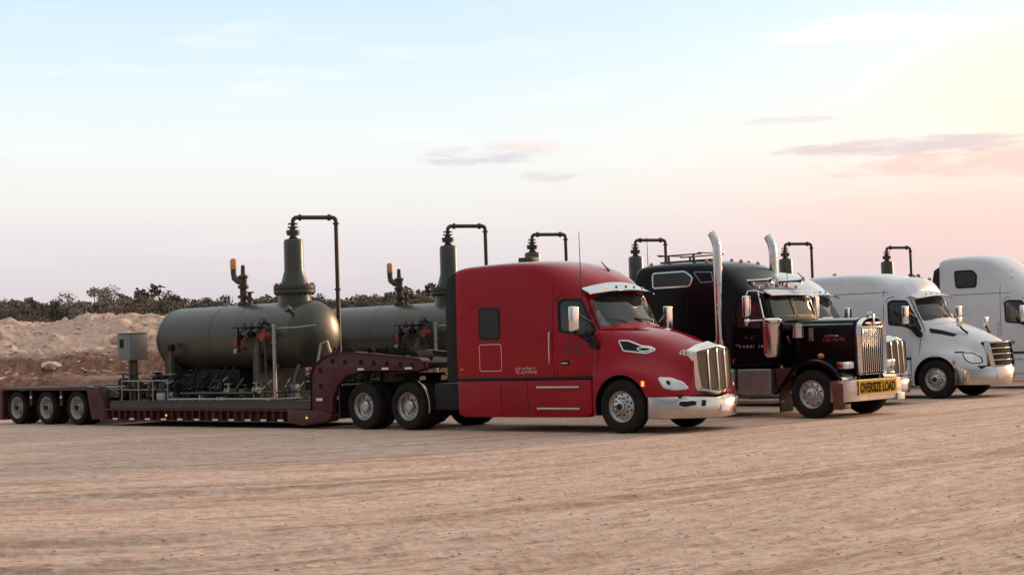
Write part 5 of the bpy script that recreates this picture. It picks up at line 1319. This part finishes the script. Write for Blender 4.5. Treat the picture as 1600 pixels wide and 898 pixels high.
def bank_h(x, y):
    w = (fbm(x * .09, y * 0 + 3, 3, 40) - .5) * 10
    yy = y + w * .5
    st = lambda a, b: np.clip((yy - a) / (b - a), 0, 1) ** 2 * (3 - 2 * np.clip((yy - a) / (b - a), 0, 1))
    taper = np.clip((30 - x) / 40, .25, 1)
    h = -.3 + 1.15 * st(79, 81) + 1.25 * st(84, 86.5) + .25 * st(86.5, 92) + .55 * st(91, 92)
    top = .95 + .55 * (fbm(x * .14, y * 0, 3, 44) - .5) * 2 + 1.0 * np.exp(-((x + 27) / 4.0) ** 2) * .6
    h = h + top * st(92, 99.5) * taper
    r_ = fbm(x * .55, y * .55, 5, 50, .6) - .5
    rill = np.abs(fbm(x * 1.1, y * .25, 3, 54) - .5)
    return h + r_ * 1.1 * st(78, 84) + rill * -1.1 * st(92, 97) * (1 - st(98, 101)) + (fbm(x * 2.3, y * 2.3, 3, 57) - .5) * .45 * st(78, 81)
xs, ys = np.linspace(-75, 60, 760), np.linspace(76, 112, 300)
Yg, Xg = np.meshgrid(ys, xs, indexing='ij')
o = obj('dirt_bank', gridmesh('dirt_bank', np.stack([Xg, Yg, bank_h(Xg, Yg)], -1).reshape(-1, 3), len(ys), len(xs), bkm)); o['kind'] = 'structure'
hillm = mat('dry_brush_soil', (.14, .10, .07), .95, var=.35, vscale=.3, bump=.5, bscale=1.5)
def hill_h(x, y):
    base = 3.75 - .65 * np.clip((x + 18) / 20, 0, 1)
    return np.clip((y - 101) / 8, 0, 1) * base * 1.0 - .4 + (fbm(x * .06, y * .06, 3, 70) - .5) * 1.6 * np.clip((y - 104) / 20, 0, 1) + np.clip((y - 150) / 400, 0, 1) * 2 - 6 * np.clip((y - 900) / 1500, 0, 1)
xs, ys = np.linspace(-1, 1, 240), np.concatenate([np.linspace(101, 200, 70), np.geomspace(204, 2600, 30)])
Yg, Ug = np.meshgrid(ys, xs, indexing='ij'); Xg = Ug * (90 + Yg * .9)
o = obj('hill', gridmesh('hill', np.stack([Xg, Yg, hill_h(Xg, Yg)], -1).reshape(-1, 3), len(ys), len(xs), hillm)); o['kind'] = 'structure'

# rocks: loose stones on lot and bank (countless), a few boulders of their own
def rock_mesh(name, seed, m_, sub=1):
    bm = bmesh.new(); bmesh.ops.create_icosphere(bm, subdivisions=sub, radius=1); rnd = random.Random(seed)
    for v in bm.verts: v.co *= rnd.uniform(.7, 1.15); v.co.z *= .65
    me = bpy.data.meshes.new(name); bm.to_mesh(me); bm.free(); me.materials.append(m_); return me
rockm = mat('pale_caliche_rock', (.62, .47, .38), .9, var=.3, vscale=2.5, bump=.4, bscale=8)
stonem = mat('tan_stone', (.56, .39, .30), .9, var=.25, vscale=1.5, bump=.3, bscale=30)
def scatter(name, n, fn, m_, seed, kind='stuff'):
    rng = np.random.default_rng(seed); bs = []
    for k in range(4):
        me = rock_mesh('r', seed + k, m_, 1 if n < 3000 else 1); v = np.array([tuple(q_.co) for q_ in me.vertices]); f = np.array([tuple(p.vertices) for p in me.polygons]); bs.append((v, f)); bpy.data.meshes.remove(me)
    x, y, z, r_ = fn(rng, n); V, F = [], []; b = 0
    for i in range(n):
        v, f = bs[i % 4]; a = rng.uniform(0, 6.28); c, s = math.cos(a), math.sin(a); st = rng.uniform(.7, 1.3)
        w = v * r_[i] * np.array([st, 1 / st, rng.uniform(.5, 1)]); V.append(np.stack([w[:, 0] * c - w[:, 1] * s + x[i], w[:, 0] * s + w[:, 1] * c + y[i], w[:, 2] + z[i]], -1)); F.append(f + b); b += len(v)
    V, F = np.concatenate(V), np.concatenate(F); me = bpy.data.meshes.new(name)
    me.from_pydata(V.tolist(), [], F.tolist()); me.materials.append(m_); o = obj(name, me); o['kind'] = kind
    return o
def f_lot(rng, n):
    d = 9.0 * (40 / 9.0) ** rng.uniform(0, 1, n) ** .9; a = rng.uniform(-.36, .40, n); x, y = d * np.sin(a), d * np.cos(a)
    r_ = .006 + .016 * rng.power(.35, n) ; r_ = r_ * (1 + (rng.uniform(0, 1, n) > .985) * 1.2)
    return x, y, gheight(x, y) + r_ * .15, r_
scatter('gravel', 7000, f_lot, stonem, 100)
def f_bank(rng, n):
    x = rng.uniform(-50, 35, n); y = rng.uniform(80, 103, n); r_ = .04 + .15 * rng.power(.35, n)
    return x, y, bank_h(x, y) + r_ * .2, r_
scatter('bank_rubble', 5200, f_bank, rockm, 200)
bl = [rock_mesh('boulder', 300 + k, rockm, 2) for k in range(3)]
for k, (px, y, r_, lab) in enumerate(((-25.2, 84, .5, 'pale boulder at the foot of the red dirt bank, left of the control cabinet'), (-29.4, 89, .55, 'pale rock resting on the red dirt bank above the trailer wheels'), (-23.0, 90, .65, 'pale rock slab on the bank nearest the grey cabinet'), (-31.5, 82.5, .40, 'small pale rock low on the bank above the rear axle'))):
    o = obj('boulder', bl[k % 3], None, (px, y, float(bank_h(np.array([px]), np.array([float(y)]))[0]) + r_ * .2), (0, 0, k * 1.3)); o.scale = (r_ * 1.3, r_, r_)
    o['label'] = lab; o['category'] = 'boulder'

# ------------------------------------------------------------------ brush
def leafmat(name, c0, c1):
    mt = bpy.data.materials.new(name); mt.use_nodes = True; t = mt.node_tree; b = t.nodes['Principled BSDF']; b.inputs['Roughness'].default_value = .85; b.inputs['Specular IOR Level'].default_value = .2
    g = t.nodes.new('ShaderNodeNewGeometry'); n = t.nodes.new('ShaderNodeTexNoise'); n.inputs['Scale'].default_value = .8; n.inputs['Detail'].default_value = 4
    t.links.new(g.outputs['Position'], n.inputs['Vector']); t.links.new(ramp(t, [(.35, c0), (.65, c1)], n.outputs[0]), b.inputs['Base Color']); return mt
lf = [leafmat('juniper_leaves', (.115, .10, .078, 1), (.24, .205, .16, 1)), leafmat('mesquite_leaves', (.15, .122, .092, 1), (.29, .23, .175, 1)), leafmat('bare_twigs', (.22, .19, .155, 1), (.42, .36, .30, 1))]  # juniper and mesquite tones lightened to stand in for distance haze
bark = mat('grey_brown_bark', (.09, .065, .05), .9, var=.3, bump=.5)
def bush_meshes(seed, w, h, nleaf, m_, sparse=False):
    rng = np.random.default_rng(seed); cl = []
    while len(cl) < 26:
        p = rng.uniform(-1, 1, 3)
        if p @ p < 1 and p[2] > -.75: cl.append(p * np.array([w / 2, w / 2, h * .46]) + np.array([0, 0, h * .52]))
    cl = np.array(cl); cl[:, 2] += rng.normal(0, .12 * h * .5, len(cl)); cr = rng.uniform(.14, .30, len(cl)) * w * .62
    k = rng.integers(0, len(cl), nleaf); d = rng.normal(0, 1, (nleaf, 3)); d /= np.linalg.norm(d, axis=1)[:, None]
    c = cl[k] + d * (cr[k] * rng.uniform(.35, 1.05, nleaf))[:, None] * np.array([1, 1, .75])
    c[:, 2] = np.maximum(c[:, 2], .05)
    s = (rng.uniform(.04, .10, nleaf) if not sparse else rng.uniform(.10, .22, nleaf))[:, None]
    a = rng.normal(0, 1, (nleaf, 3)); a /= np.linalg.norm(a, axis=1)[:, None]; b = np.cross(a, rng.normal(0, 1, (nleaf, 3))); b /= np.linalg.norm(b, axis=1)[:, None]
    if sparse: b = b * .12; a[:, 2] = np.abs(a[:, 2]) + .3
    V = np.stack([c - a * s, c + b * s, c + a * s, c - b * s], 1).reshape(-1, 3)
    me = bpy.data.meshes.new('crown'); me.from_pydata(V.tolist(), [], np.arange(nleaf * 4).reshape(-1, 4).tolist()); me.materials.append(m_)
    tb = MB()
    for i in range(9 if not sparse else 12):
        e = cl[i]; tb.tube([(0, 0, -.3), (e[0] * .3, e[1] * .3, h * .25), tuple(e)], [.10, .07, .02], 5)
    return me, tb.mesh('trunk', bark)
BU = [bush_meshes(500 + k, *p) for k, p in enumerate([(4.6, 2.9, 5600, lf[0]), (5.4, 3.1, 6400, lf[0]), (4.0, 2.4, 5000, lf[1]), (5.8, 2.7, 6400, lf[1]), (3.4, 3.2, 4200, lf[0])])]
BARE = bush_meshes(560, 5.2, 3.9, 6000, lf[2])
rnd = random.Random(77)
def addbush(x, y, meshes, sc, label, name='bush', cat='bush', group='scrub bushes on the rise behind the lot'):
    z = float(hill_h(np.array([x]), np.array([float(y)]))[0]) - .1
    t = thing(name, label, cat, (x, y, z), rnd.uniform(0, 6.28), group); t.scale = (sc, sc, sc * rnd.uniform(.9, 1.1))
    obj('crown', meshes[0], t); obj('trunk', meshes[1], t)
def hpx(px): return (px - 800) / 2400.0
k = 0
px = -90.0
while px < 800:
    for rowy in (104.5, 109, 114.5, 121):
        y = rowy + rnd.uniform(-1.6, 1.6); x = hpx(px + rnd.uniform(-14, 14)) * y
        kind = rnd.choice((0, 0, 1, 1, 2, 3, 3, 1, 4))
        if rowy > 105 or rnd.random() < .8:
            addbush(x, y, BU[kind], rnd.uniform(.66, .88), {0: 'dark rounded juniper bush', 1: 'dark rounded juniper bush', 2: 'brownish low scrub bush', 3: 'brownish low scrub bush', 4: 'dark upright bush'}[kind] + ' in the brush line behind the dirt bank')
    px += 18
x = hpx(150) * 108; addbush(x, 108, BARE, 1.0, 'pale rounded tree standing a little above the brush line at the left', 'small_tree', 'tree', None)
x = hpx(262) * 112; addbush(x, 112, BU[4], .98, 'narrow dark bush just left of the nearest tank', 'bush', 'bush', None)
# far mass of brush: one stuff object
V, F = [], []; b = 0; rng = np.random.default_rng(9)
for i in range(260):
    me = BU[int(rng.integers(0, 5))][0]
    v = np.empty(len(me.vertices) * 3); me.vertices.foreach_get('co', v); v = v.reshape(-1, 4, 3)[::8].reshape(-1, 3)
    y = rng.uniform(124, 175); x = rng.uniform(-.46, .50) * y; a = rng.uniform(0, 6.28); c, s = math.cos(a), math.sin(a); sc = rng.uniform(.9, 1.25)
    z = float(hill_h(np.array([x]), np.array([y]))[0])
    cen = v.reshape(-1, 4, 3).mean(1, keepdims=True); v = ((v.reshape(-1, 4, 3) - cen) * 3.0 + cen).reshape(-1, 3) * sc
    V.append(np.stack([v[:, 0] * c - v[:, 1] * s + x, v[:, 0] * s + v[:, 1] * c + y, v[:, 2] + z], -1)); F.append(np.arange(len(v)).reshape(-1, 4) + b); b += len(v)
me = bpy.data.meshes.new('distant_brush'); me.from_pydata(np.concatenate(V).tolist(), [], np.concatenate(F).tolist()); me.materials.append(lf[0]); me.materials.append(lf[1])
me.polygons.foreach_set('material_index', (np.arange(len(me.polygons)) // 700) % 2)
o = obj('distant_brush', me); o['kind'] = 'stuff'
print('objects', len(bpy.data.objects))
